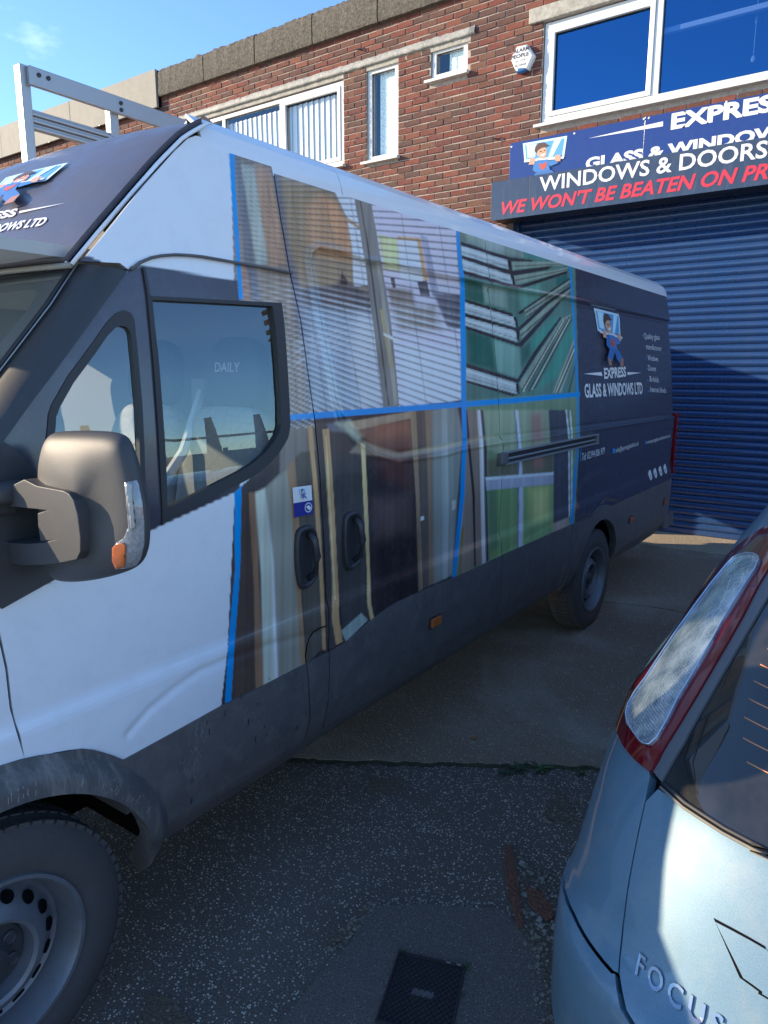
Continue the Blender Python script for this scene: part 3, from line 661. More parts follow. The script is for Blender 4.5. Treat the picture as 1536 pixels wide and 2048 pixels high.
SIDE_Y = np.array([1.075, 1.105, 1.182, 1.28, 1.385, 1.476, 1.56, 1.66, 1.80, 1.95, 2.10]); SIDE_Z = np.array([2.005, 2.042, 2.125, 2.228, 2.337, 2.423, 2.478, 2.508, 2.530, 2.538, 2.540])
def capz(y): return np.interp(y, SIDE_Y, SIDE_Z)
def F_cap(u, v):                     # u across 0..1 from near to far side, v = Y
    x = -.155-1.69*u; k = 1-(2*u-1)**2
    ys = v; dz = .055*k**.6
    z = (capz(ys-.02)+capz(ys)+capz(ys+.02))/3 + dz*np.clip((v-1.06)/.25, 0.2, 1)
    return np.stack([x, v-.022*k*np.clip((1.5-v)/.4, 0, 1), z], -1)
panel('roof_cap', F_cap, [(0.004, 1.105), (.996, 1.105), (.996, 1.56), (.95, 1.63), (.88, 1.78), (.12, 1.78), (.05, 1.63), (.004, 1.56)], M['navy'], van, .02, .03, rim=.02, off=.0)
# slim lips along the cap edge and over the windscreen
capy = np.linspace(1.10, 1.585, 22)
for dx, dz_, r_, m_, nm in ((.004, .002, .006, 'white', 'roof_edge_strip'), (-.012, .004, .004, 'void', 'roof_edge_groove'), (-.022, .006, .005, 'white', 'roof_edge_strip')):
    mb = MB(); mb.tube([(-.150+dx, y, float(capz(y))+dz_) for y in capy], [r_*min(1, .3+(1.60-y)*14) for y in capy], 8); mb.build(nm, M[m_], van, smooth=True)
mb = MB(); mb.tube([(-.15-1.7*t, 1.100-.022*(1-(2*t-1)**2), 2.036+.010*(1-(2*t-1)**2)) for t in np.linspace(0, 1, 24)], .0075, 8); mb.build('windscreen_header_trim', mat('beige_trim', (.30, .295, .26), .5), van, smooth=True)
RX = np.array([0, .06, .13, .22, .34, .5, .7, .9, 1.0]); 
rox = np.array([-.150, -.158, -.178, -.225, -.32, -.50, -.75, -.95, -1.0]); roz = np.array([2.398, 2.44, 2.485, 2.522, 2.548, 2.572, 2.588, 2.594, 2.595])
def F_roof(u, v):                     # u = Y, v = 0..2 across
    t = np.where(v <= 1, v, 2-v); x = np.interp(t, RX, rox); z = np.interp(t, RX, roz); x = np.where(v <= 1, x, -2-x)
    e = np.clip((u-6.55)/.33, 0, 1.2)**3; z = z-.10*e; x = x-.10*e*np.where(v <= 1, 1, -1)*(1-t)
    f = sm01((u-1.56)/.5); z = z - (1-f)*np.clip(2.60-capz(u)-.03, 0, 1)*sm01(t*2.6)*0
    return np.stack([x, u, z], -1)
panel('roof_side_rail', F_roof, [(1.93, 0), (2.20, 0), (2.20, .42), (1.70, .42), (1.555, .22), (1.555, .0)], M['white'], van, .02, .02, rim=.01)
panel('roof_side_rail', F_roof, [(2.205, 0), (6.86, 0), (6.86, .42), (2.205, .42)], M['white'], van, .03, .02, rim=.01)
panel('roof_skin', F_roof, [(1.70, .425), (6.86, .425), (6.86, 2), (1.70, 2)], M['white'], van, .08, .04, rim=.01)
for yb in np.arange(2.6, 6.6, .42):
    mb = MB(); mb.tube([tuple(F_roof(np.array([yb]), np.array([t]))[0]+np.array([0, 0, .002])) for t in np.linspace(.45, 1.55, 14)], .012, 6); mb.build('roof_rib', M['white'], van, smooth=True)
# far side (mirrored, coarse), rear doors, floor
def F_far(u, v): p = F_side(u, v); p[..., 0] = -2-p[..., 0]; return p
far = [(a, b) for a, b in bk]
farp = [(.60, 1.30)] + L2[::-1] + Zp(*gut[:12]) + [(6.85, ROOFL), (6.86, .42), (5.3, .42)] + circ(*HR, .43, 5, 175, 12) + [(4.3, .43), (1.2, .42)] + circ(*HF, .44, 5, 90, 8) + [(.78, .9), (.74, 1.3), (.68, 1.33)]
farp = ring_join(rot_to(farp, wo_[0]), wo_)
panel('far_side_panel', F_far, farp, M['navy'], van, .06, .05, rim=0, flip=-1)
panel('far_door_window', F_far, so, M['glass'], van, .08, .08, off=.01, rim=0, flip=-1)
mb = MB(); mb.tube([(-1.85, float(a[1]), float(a[2])) for a in L1p], .05, 6); mb.build('far_windscreen_pillar', M['mirrorp'], van, smooth=True)
mb = MB()
V = []
zs = np.linspace(.42, 2.42, 24)
prf = [(float(S0(6.80, z))-.05, z) for z in zs]; prf = prf+[(-2-x, z) for x, z in prf[::-1]]
mb.prism(prf, 6.79, 6.875, lambda x, z, y: (x, y, z)); mb.build('rear_door', M['navy'], van)
mb = MB(); mb.box((-1.98, 6.62, .38), (-.02, 6.93, .52), bev=.03); mb.build('rear_bumper', M['clad'], van)
for sx in (-.075, -1.925):
    mb = MB(); mb.box((sx-.045, 6.80, .86), (sx+.045, 6.895, 1.42), bev=.015); mb.build('tail_lamp', M['redlens'], van)
mb = MB(); mb.box((-1.5, -.25, .36), (-.5, .45, 1.0)); mb.box((-1.5, .2, .33), (-.5, 6.6, .52)); mb.box((-1.9, 1.2, .42), (-.1, 4.2, .50)); mb.box((-1.9, 5.35, .42), (-.1, 6.7, .50)); mb.build('chassis', M['void'], van)
mb = MB(); mb.box((-1.80, 1.93, .5), (-.20, 1.97, 2.38)); mb.build('bulkhead', M['trim'], van)
mb = MB(); mb.box((-1.9, 1.12, .50), (-.12, 1.95, .80)); mb.box((-1.55, .45, .62), (-.45, 1.12, .80)); mb.box((-1.86, .28, .9), (-.17, .78, 1.14), bev=.04); mb.build('dashboard', M['trim'], van)
mb = MB(); mb.prism([(-.05, 1.19), (.30, 1.235), (.45, 1.23), (.45, .9), (-.45, .9), (-.42, 1.06)], -.20, -1.80, lambda y, z, x: (x, y, z)); mb.build('bonnet', M['white'], van)
mb = MB(); mb.box((-1.8, -.50, .36), (-.2, -.30, .95), bev=.05); mb.build('grille', M['black'], van)
for sx in (-.35, -1.65):
    mb = MB(); mb.box((sx-.18, -.47, .80), (sx+.18, -.28, 1.03), bev=.05); mb.build('headlight', M['alu'], van)
for (hy, hz) in (HF, HR):            # wheel arch liners
    for x0, x1 in ((-.06, -.42), (-1.94, -1.58)):
        mb = MB(); pr_ = [(hy+.47*math.cos(t), hz+.47*math.sin(t)) for t in np.linspace(.12, math.pi-.12, 20)]
        V = []; F = []
        for i, (a, b) in enumerate(pr_): V += [(x0, a, b), (x1, a, b)]
        for i in range(19): F.append((2*i, 2*i+1, 2*i+3, 2*i+2))
        if hy > 2: c0 = len(V); V += [(x1, a, b) for a, b in pr_]; F.append(tuple(range(c0, c0+20)))
        mb.add(V, F); mb.build('wheel_arch_liner', M['void'], van)
# ---- wheels
def make_wheel(cx, cyy, cz, sgn=1, name='wheel', parent=None, Rr=.355, rim_r=.222):
    """steel wheel whose outer face is at x = cx looking towards +x*sgn"""
    t = MB(); X = lambda a: a*sgn
    t.lathe([(X(-.205), rim_r-.005), (X(-.21), rim_r+.04), (X(-.205), Rr-.035), (X(-.185), Rr-.008), (X(-.15), Rr), (X(-.06), Rr), (X(-.025), Rr-.010), (X(-.008), Rr-.035), (X(-.002), Rr-.075), (X(-.004), rim_r+.03), (X(-.012), rim_r+.002)], (cx, cyy, cz), n=72)
    w_ = t.build('wheel' if name == 'wheel' else name, M['tyre'], parent, auto=35)
    tg = MB()                      # tread blocks
    for k in range(64):
        a = 2*math.pi*k/64
        for x0, x1 in ((-.052, -.018), (-.105, -.060), (-.155, -.112)):
            T = Matrix.Translation((cx, cyy, cz))@Matrix.Rotation(a, 4, 'X'); tg.box((X(x0), -.0125, Rr-.016), (X(x1), .0125, Rr+.004 - (.008 if x1 > -.03 else 0)), T=T)
    tg.build('tyre_tread', M['tyre'], w_, kind='stuff')
    r = MB(); q = rim_r
    r.lathe([(X(-.012), q+.006), (X(-.002), q+.004), (X(-.002), q-.006), (X(-.014), q-.014), (X(-.030), q-.018), (X(-.055), q-.030), (X(-.075), q-.034), (X(-.082), q-.045),
             (X(-.070), q-.060), (X(-.045), q-.080), (X(-.030), q-.100), (X(-.024), q-.112), (X(-.030), q-.122), (X(-.055), q-.128), (X(-.075), q-.132), (X(-.075), .0)], (cx, cyy, cz), n=72)
    rim = r.build('rim', M['steel'], w_, auto=40)
    for k in range(16):
        a = 2*math.pi*k/16; rr = q-.068; hx = cx+X(-.0555)
        h = MB(); nrm = Vector((X(.80), 0, 0))
        T = Matrix.Translation((hx, cyy+rr*math.cos(a), cz+rr*math.sin(a)))@Matrix.Rotation(a, 4, 'X')@Matrix.Rotation(X(.70), 4, 'Z')
        h.lathe([(0, 0.0), (0, .0135), (X(.004), .0145), (X(.0045), .0165), (X(0), .018)], n=16)
        h.V = [T@Vector(v) for v in h.V]; o = h.build('vent_hole', M['void'], rim)
    cap = MB(); cap.lathe([(X(-.075), .088), (X(-.062), .090), (X(-.058), .082), (X(-.060), .060), (X(-.050), .045), (X(-.030), .036), (X(-.024), .020), (X(-.024), 0)], (cx, cyy, cz), n=40)
    for k in range(6):
        a = 2*math.pi*(k+.5)/6; T = Matrix.Translation((cx+X(-.055), cyy+.062*math.cos(a), cz+.062*math.sin(a)))
        b = MB(); b.lathe([(X(-.02), .0175), (X(.004), .0175), (X(.006), .0145), (X(.002), .0115), (X(.002), 0)], n=14); cap.V, n0 = cap.V, len(cap.V); cap.add([T@Vector(v) for v in b.V], b.F)
    cap.build('hub_cap', M['mirrorp'], rim, auto=35)
    return w_
for (hy, hz), ox in ((HF, -.022), (HR, -.018)):
    make_wheel(ox, hy, hz, 1, parent=van); make_wheel(-2-ox, hy, hz, -1, parent=van)

# ---- wing mirror
def superbox(cx, cyy, cz, wx, wy, wz, n1=3.2, n2=3.0, nu=40, nv=24, taper=0.0):
    V = []; F = []
    sp = lambda c, e: math.copysign(abs(c)**(2/e), c)
    for i in range(nv+1):
        ph = -math.pi/2+math.pi*i/nv
        for k in range(nu):
            th = 2*math.pi*k/nu; c = sp(math.cos(ph), n2)
            z = sp(math.sin(ph), n2); x = c*sp(math.cos(th), n1); y = c*sp(math.sin(th), n1)
            V.append((cx+x*wx*(1+taper*z), cyy+y*wy, cz+z*wz))
    for i in range(nv):
        for k in range(nu): F.append((i*nu+k, i*nu+(k+1) % nu, (i+1)*nu+(k+1) % nu, (i+1)*nu+k))
    return V, F
MY = .86
def mxz(px, py, Y=MY): p = onY(px, py, Y); return (float(p[0]), float(p[2]))
outline = zz(0, 820, 5.12, (560,220),(650,207),(800,200),(950,200),(1080,207),(1180,222),(1250,255),(1290,310),(1330,420),(1370,560),(1400,700),(1440,880),(1470,1060),(1478,1250),(1475,1400),(1455,1510),(1400,1600),(1320,1650),(1200,1695),(1050,1730),(900,1752),(760,1760),(650,1755),(580,1730),(530,1680),(480,1560),(450,1300),(435,1000),(425,700),(428,560),(445,440),(470,340),(505,265))
oc = [mxz(*p) for p in outline]; cxm = sum(p[0] for p in oc)/len(oc); czm = sum(p[1] for p in oc)/len(oc)
mirror = thing('_', '_', '_'); bpy.data.objects.remove(mirror)
mm = MB(); rings = [(.86, .060), (1.0, .0), (.985, -.012), (.94, -.024), (.86, -.034), (.70, -.042), (.45, -.047), (.15, -.049)]
V = []; n = len(oc)
for s_, dy in rings:
    for x, z in oc:
        V.append((cxm+(x-cxm)*s_+min(dy, 0)*-.55 - max(dy, 0)*1.1, MY+dy+.10*(x-cxm)*(x > cxm), czm+(z-czm)*s_))
F = []
for i in range(len(rings)-1):
    for k in range(n): F.append((i*n+k, i*n+(k+1) % n, (i+1)*n+(k+1) % n, (i+1)*n+k))
F.append(tuple(range((len(rings)-1)*n, len(rings)*n))); F.append(tuple(range(n))[::-1])
mm.add(V, F); mir = mm.build('wing_mirror', M['mirrorp'], van, auto=50)
ms = mir.modifiers.new('s', 'SUBSURF'); ms.levels = ms.render_levels = 1
def plate(name, pts, m, parent, Y0, Y1, dx=0, smooth=False):
    b = MB(); b.prism([mxz(*p, Y=MY) for p in pts], Y0, Y1, lambda x, z, y: (x, y, z)); return b.build(name, m, parent)
mg = MB(); mg.prism([(cxm-.066+(x-cxm)*.8, czm+(z-czm)*.82) for x, z in oc], MY+.061, MY+.064, lambda x, z, y: (x, y, z)); mg.build('mirror_glass', M['chrome'], mir)
# raised arm cover panel on the housing, arms to the base
arm = zz(0, 820, 5.12, (150,780),(300,705),(430,770),(700,820),(760,850),(810,920),(850,1060),(880,1300),(878,1440),(840,1520),(700,1550),(500,1575),(300,1580),(150,1560),(60,1500),(40,1400),(60,1310),(150,1350),(330,1362),(500,1348),(580,1325),(470,1335),(445,1200),(440,1050),(530,1020),(400,1005),(150,980),(50,960),(20,900),(140,900))
b = MB(); b.prism([mxz(*p, Y=MY-.05) for p in arm], MY-.062, MY-.0, lambda x, z, y: (x, y, z)); ao = b.build('mirror_arm', M['mirrorp'], mir, auto=30)
bv = ao.modifiers.new('b', 'BEVEL'); bv.width = .008; bv.segments = 3; bv.limit_method = 'ANGLE'
knob = superbox(*[float(x) for x in onY(20, 985, MY-.05)], .035, .05, .026); b = MB(); b.add(*knob); b.build('mirror_hinge', M['mirrorp'], mir, smooth=True)
pA = onY(10, 985, MY-.05); pB = onY(-20, 1110, MY-.05)
b = MB(); b.box((-.03, MY-.10, float(pA[2])-.05), (float(pA[0])+.02, MY-.03, float(pA[2])+.02), bev=.01); b.box((-.03, MY-.10, float(pB[2])-.04), (float(pB[0])+.05, MY-.03, float(pB[2])+.03), bev=.01); b.build('mirror_bracket', M['mirrorp'], mir)
lens = zz(0, 820, 5.12, (1290,745),(1390,720),(1410,760),(1450,960),(1468,1150),(1470,1350),(1440,1500),(1400,1570),(1290,1600),(1200,1610),(1175,1540),(1170,1450),(1200,1370),(1290,1300),(1330,1200),(1320,1050))
from mathutils.bvhtree import BVHTree
bpy.context.view_layer.update(); _dg = bpy.context.evaluated_depsgraph_get(); _ev = mir.evaluated_get(_dg).to_mesh()
_bvh = BVHTree.FromPolygons([v.co.copy() for v in _ev.vertices], [tuple(p.vertices) for p in _ev.polygons])
def skin_poly(name, pts, m, h, parent):
    """a lens moulded over the housing: the outline is laid on its real surface"""
    UV, Fc = panel_data(pts, 3, 3); V = []
    for x, y in UV:
        d = Vector(ray(x, y)).normalized(); hit = _bvh.ray_cast(Vector(CAM), d)
        if hit[0] is None: hit = _bvh.find_nearest(Vector(CAM)+d*float((MY-CAM[1])/d[1]))
        n_ = hit[1] if hit[1].dot(d) < 0 else -hit[1]; V.append(hit[0]+n_*h)
    me = mesh(name, V, Fc, m, smooth=True); o = link(name, me, parent); sol = o.modifiers.new('t', 'SOLIDIFY'); sol.thickness = .004; sol.offset = 0; return o
skin_poly('indicator_housing', lens, mat('clear_lens', (.22, .24, .26), .12, coat=1.0, var=.3, vscale=120), .004, mir)
skin_poly('amber_indicator', zz(0, 820, 5.12, (1185,1400),(1230,1360),(1290,1350),(1310,1380),(1305,1500),(1290,1580),(1215,1600),(1180,1530)), M['amber'], .0075, mir)
skin_poly('clear_reflector', zz(0, 820, 5.12, (1305,765),(1350,745),(1370,900),(1400,1200),(1365,1215),(1345,1000),(1320,880)), M['alu'], .0075, mir)

# ---- door handles
def handle(px, py, nm='door_handle'):
    cy0, cz0 = YZ(px, py); X0 = float(S(cy0, cz0))
    o = MB(); V = []; ou = [(-.062,.105),(-.045,.118),(0,.122),(.03,.115),(.047,.09),(.056,.04),(.057,-.03),(.050,-.095),(.02,-.112),(-.02,-.125),(-.040,-.120),(-.056,-.09),(-.066,-.03),(-.068,.04)]
    nn = len(ou); rg = [(1.0, 0), (1.0, .010), (.94, .019), (.84, .019), (.76, .012), (.70, .005), (.5, .003), (.2, .003)]
    for s_, h in rg: V += [(X0+h, cy0+a*s_*.92, cz0+b*(1-(1-s_)*.8)*.92) for a, b in ou]
    F = [(i*nn+k, i*nn+(k+1) % nn, (i+1)*nn+(k+1) % nn, (i+1)*nn+k) for i in range(len(rg)-1) for k in range(nn)] + [tuple(range((len(rg)-1)*nn, len(rg)*nn))]
    o.add(V, F); h_ = o.build(nm, M['handle'], van, smooth=True); sb = h_.modifiers.new('s', 'SUBSURF'); sb.levels = sb.render_levels = 1
    g = MB(); g.tube([(X0+.012, cy0+.004, cz0+.080), (X0+.032, cy0+.010, cz0+.060), (X0+.040, cy0+.014, cz0), (X0+.032, cy0+.010, cz0-.058), (X0+.010, cy0+.004, cz0-.078)], [.011, .013, .013, .012, .010], 10); gr = g.build('grip', M['handle'], h_, smooth=True)
handle(612, 1112); handle(704, 1079)

# ---- sliding rail, fuel flap, side markers, sticker
y0, zr = YZ(1003, 918); y1, zr1 = YZ(1191, 876); zr = (zr+zr1)/2
b = MB(); b.box((-.05, y0, zr-.032), (.010, y1, zr-.024)); b.box((-.05, y0, zr+.024), (.006, y1, zr+.032)); b.box((-.05, y1-.008, zr-.032), (.008, y1, zr+.032)); b.build('sliding_rail_frame', M['alu'], van)
b = MB(); b.box((-.045, y0-.02, zr-.024), (-.010, y1-.01, zr+.024)); b.build('sliding_rail_channel', M['black'], van)
b = MB(); b.tube([(.000, y0-.03, zr-.004), (.000, y1-.06, zr-.004)], .006, 6); b.build('sliding_rail_runner', M['alu'], van)
b = MB(); b.box((-.03, y0-.05, zr-.03), (.012, y0+.03, zr+.03), bev=.008); b.build('rail_end_cap', M['clad'], van)
def marker(px, py, wy=.040, wz=.020):
    a, b_ = YZ(px, py); x = float(S(a, b_)); m = MB(); m.box((x+.002, a-wy-.006, b_-wz-.006), (x+.014, a+wy+.006, b_+wz+.006), bev=.004); o = m.build('side_marker', M['black'], van)
    m = MB(); m.box((x+.008, a-wy, b_-wz), (x+.024, a+wy, b_+wz), bev=.005); m.build('marker_lens', M['amber'], o)
marker(866, 1242); marker(1259, 1038); marker(1327, 1003, .03, .02)
ff = px_poly((652,1252),(640,1256),(628,1264),(619,1276),(613,1292),(610,1312),(612,1324),(655,1301))
b = MB(); b.tube([tuple(F_side(np.array([a]), np.array([c]))[0]+np.array([.0015, 0, 0])) for a, c in ff[:-1]], .0022, 5); b.build('fuel_flap_gap', M['void'], van, smooth=True)
def on_side(V, F, name, m, parent, off=.0025, fn=None, **k):
    """flat lettering laid on the van side; V in (Y, Z)"""
    P = F_side(V[:, 0], V[:, 1]); P[:, 0] += off; return link(name, mesh(name, P, F, m), parent, **k)
def side_text(s, px0, px1, m, bold=0, shear=0, cap=None, name='lettering', parent=None, off=.003, **k):
    """px0: baseline start, px1: baseline end, cap: height in metres"""
    a, za = YZ(*px0); b, zb = YZ(*px1); V, F = fit_text(s, 0, b-a, 0, cap, bold=bold, shear=shear, **k)
    V[:, 1] += za + (zb-za)*V[:, 0]/(b-a); V[:, 0] += a
    return on_side(V, F, name, m, parent or van, off)
# sticker by the handle (its square code is left out)
st = thing('tmp', 'x', 'x'); bpy.data.objects.remove(st)
sq = px_poly((583,975),(621,970),(624,1027),(587,1035)); P0, P1, P2, P3 = [Vector((0, a, b)) for a, b in sq]
def stq(u, v):                     # u right, v down
    p = P0.lerp(P1, u).lerp(P3.lerp(P2, u), v); return (p.y, p.z)
def quad(name, u0, v0, u1, v1, m, par, off):
    V = np.array([stq(u0, v0), stq(u1, v0), stq(u1, v1), stq(u0, v1)]); return on_side(V, [(0, 3, 2, 1)], name, m, par, off)
stick = quad('sticker', 0, 0, 1, 1, M['print_white'], van, .004)
quad('blue_panel', .0, .52, 1, 1, mat('sticker_blue', (.03, .035, .26), .4), stick, .0048)
circ_ = lambda cx, cyy, rx, ry, n=20: [(cx+rx*math.cos(2*math.pi*k/n), cyy+ry*math.sin(2*math.pi*k/n)) for k in range(n)]
ri = circ_(.76, .75, .20, .17); rj = circ_(.76, .75, .165, .14)
V = np.array([stq(*p) for p in ri+rj]); on_side(V, [(k, 20+k, 20+(k+1) % 20, (k+1) % 20) for k in range(20)], 'phone_symbol', M['print_white'], stick, .0054)
V = np.array([stq(*p) for p in ((.62,.72),(.76,.66),(.92,.78),(.80,.86))]); on_side(V, [(0, 1, 2, 3)], 'hand_symbol', M['print_white'], stick, .0056)

# ---- window fitter emblem: flat shapes in a 0..1 box (x right, y up)
EMB = [((.62,.80,.90), [(.05,.60),(.95,.52),(1.0,.98),(.0,1.0)]), ((.10,.36,.66), [(.09,.64),(.90,.565),(.945,.935),(.055,.955)]), ((.55,.80,.93), [(.12,.66),(.30,.645),(.32,.94),(.09,.95)]), ((.55,.80,.93), [(.60,.60),(.70,.59),(.88,.93),(.72,.94)]),
       ((.72,.38,.24), [(.30,.80),(.34,.70),(.42,.60),(.50,.58),(.56,.64),(.56,.76),(.50,.84),(.38,.86)]), ((.10,.05,.03), [(.28,.78),(.30,.88),(.38,.94),(.50,.93),(.56,.88),(.62,.84),(.55,.82),(.44,.82),(.36,.78),(.33,.72)]),
       ((.85,.85,.85), [(.42,.665),(.52,.70),(.54,.665),(.48,.63)]), ((.03,.02,.02), [(.40,.745),(.43,.765),(.45,.745),(.43,.73)]), ((.03,.02,.02), [(.49,.755),(.515,.77),(.53,.75),(.51,.74)]), ((.75,.35,.22), [(.45,.74),(.485,.73),(.48,.70),(.45,.705)]),
       ((.70,.72,.74), [(.05,.57),(.95,.50),(.96,.545),(.05,.61)]), ((.68,.36,.24), [(.16,.50),(.30,.48),(.30,.62),(.20,.64)]), ((.68,.36,.24), [(.74,.46),(.88,.46),(.88,.60),(.76,.60)]),
       ((.05,.20,.50), [(.26,.36),(.34,.30),(.42,.44),(.36,.56),(.28,.50)]), ((.05,.20,.50), [(.56,.52),(.66,.38),(.84,.42),(.76,.50)]), ((.05,.20,.50), [(.36,.56),(.60,.54),(.66,.30),(.62,.22),(.40,.22),(.34,.34)]),
       ((.55,.09,.06), [(.40,.48),(.44,.36),(.52,.33),(.58,.40),(.58,.50),(.50,.46)]), ((.05,.16,.42), [(.34,.30),(.62,.30),(.50,.20),(.40,.06),(.24,.14)]), ((.05,.16,.42), [(.52,.30),(.68,.30),(.84,.16),(.70,.04),(.58,.14)]),
       ((.45,.20,.12), [(.22,.14),(.34,.10),(.36,.0),(.26,.0)]), ((.45,.20,.12), [(.74,.12),(.86,.14),(.84,.0),(.70,-.02)])]
EM = [mat('emblem_colour', c, .4) for c, _ in EMB]
def emblem(fn, name, parent, step=.0004, scale=1):
    """fn(u, v, lift) -> 3D"""
    V = []; F = []; MI = []
    for i, (c, p) in enumerate(EMB):
        b = len(V); UV, Fc = panel_data(p, .06, .06); V += [fn(a, y, (i+1)*step) for a, y in UV]; F += [tuple(k+b for k in f) for f in Fc]; MI += [i]*len(Fc)
    me = mesh(name, V, F, EM, MI); return link(name, me, parent)
e0 = YZ(1202, 730); e1 = YZ(1250, 720); et = YZ(1204, 618); 
def emb_side(u, v, l):
    y = e0[0]+(e1[0]-e0[0])*u; z = e0[1]+(et[1]-e0[1])*v; x = float(S(y, z)); return (x+.003+l*3, y, z)
emblem(emb_side, 'fitter_emblem', van)
sc_ = lambda u, v, l: (float(S(*stq(.30+.35*u, .42-.36*v)))+.005+l, *stq(.30+.35*u, .42-.36*v))
emblem(sc_, 'small_emblem', stick)
# ---- road marks: short drips and pale scratches on the grey plastic
rm = random.Random(12); Vd = []; Fd = []; Vs = []; Fs_ = []
def tick(V, F, a, c, da, dc, w_):
    n0 = len(V); x = float(S(a, c))+.0085; V += [(x, a-w_, c), (x, a+w_, c), (float(S(a+da, c+dc))+.0085, a+da+w_, c+dc), (float(S(a+da, c+dc))+.0085, a+da-w_, c+dc)]; F.append((n0, n0+1, n0+2, n0+3))
for k in range(110):
    a, c = rm.uniform(1.25, 4.1), rm.uniform(.50, .80); tick(Vd, Fd, a, c, rm.uniform(-.001, .001), -rm.uniform(.006, .022), rm.uniform(.0008, .0018))
for k in range(70):
    a, c = rm.uniform(1.18, 2.2), rm.uniform(.46, .76); tick(Vs, Fs_, a, c, rm.uniform(.01, .05), rm.uniform(-.004, .018), .0007)
for k in range(40):
    px_, py_ = 400-rm.gauss(0, 1)*12, 1440+k*2.8; a, c = YZ(px_-k*.8, py_); tick(Vs, Fs_, a, c, rm.uniform(-.01, .01), -rm.uniform(.004, .02), .0009)
link('drip_marks', mesh('drip_marks', Vd, Fd, mat('dark_drip', (.03, .03, .034), .35)), van, kind='stuff')
link('scratches', mesh('scratches', Vs, Fs_, mat('pale_scuff', (.30, .29, .28), .8)), van, kind='stuff')
Vw = []; Fw = []
for k in range(34):
    t_ = R(rm.uniform(20, 120)); r0, r1 = rm.uniform(.445, .46), rm.uniform(.465, .50); q = [(HF[0]+r*math.cos(t_+d), HF[1]+r*math.sin(t_+d)) for r, d in ((r0, 0), (r0, .003), (r1, .004), (r1, 0))]
    n0 = len(Vw); Vw += [tuple(F_flare(np.array([a]), np.array([c]))[0]+np.array([.0072, 0, 0])) for a, c in q]; Fw.append((n0, n0+1, n0+2, n0+3))
link('flare_scratches', mesh('flare_scratches', Vw, Fw, mat('pale_scuff', (.34, .33, .31), .8)), van, kind='stuff')
# ---- lettering on the rear panel
PW, PB = M['print_white'], M['print_blue']
side_text('EXPRESS', (1212.5,758), (1256,753.5), PW, bold=.035, cap=.072)
side_text('GLASS & WINDOWS LTD', (1174,796), (1289,788), PW, bold=.03, cap=.088)
for q in ([(1171,747.5),(1207,744),(1209,752)], [(1258,744),(1286,745.5),(1259,750)]):
    V = np.array(px_poly(*q)); on_side(V, [(0, 1, 2)] , 'lettering_flash', PW, van)
for s_, a, b in (('Quality glass', (1292,677), (1323,680)), ('manufacturer', (1296,698), (1326.5,702)), ('Windows', (1299,720.5), (1320,723)), ('Doors', (1300,741), (1315.5,743)), ('Bi-folds', (1303,763), (1321,765)), ('Internal blinds', (1304,783.5), (1335.5,786))):
    side_text(s_, a, b, PW, cap=.042 if s_ != 'manufacturer' else .042, bold=.002)
for x, y in ((1289.5,671), (1295.5,716), (1297.5,737.5), (1299.5,760), (1301,782)):
    q = px_poly((x-1,y-2.5),(x+1,y),(x,y+3),(x-1.2,y)); on_side(np.array(q), [(0, 1, 2, 3)], 'bullet_point', PB, van)
side_text('Tel: 02394 006 979', (1162,921.5), (1208,908), PW, cap=.046, bold=.004)
side_text('sales@expressglassltd.co.uk', (1230,905.5), (1276,890.5), PW, cap=.034, bold=.002)
side_text('www.expressglassandwindowsltd.co.uk', (1293,888), (1340,874), PW, cap=.030, bold=.002)
for q in ([(1224.5,897.5),(1229,896),(1229,905.5),(1224.5,907)], [(1290,882),(1292,881.5),(1292,888),(1290,888.5)]): on_side(np.array(px_poly(*q)), [(0, 1, 2, 3)], 'contact_icon', PB, van)
V, F = text_data('(', bold=.01); a, z = YZ(1158.5, 921); V = V*.10; V[:, 0] += a-V[:, 0].min(); V[:, 1] += z-V[:, 1].min()-.01; on_side(V, F, 'phone_icon', PB, van)
for (x, y), s_ in zip(((1299.5,950), (1309.7,946), (1320,942), (1329.5,937.5)), ('f', 'y', 'o', 'in')):
    a, z = YZ(x, y); V = np.array([(a+.042*math.cos(t), z+.042*math.sin(t)) for t in np.linspace(0, 2*math.pi, 21)[:-1]]); ic = on_side(V, [tuple(range(20))], 'media_icon', PW, van, .003)
    V, F = fit_text(s_, a-.014, a+.014, z-.016, z+.016, bold=.02); on_side(V, F, 'icon_symbol', M['print_navy'], ic, .005)
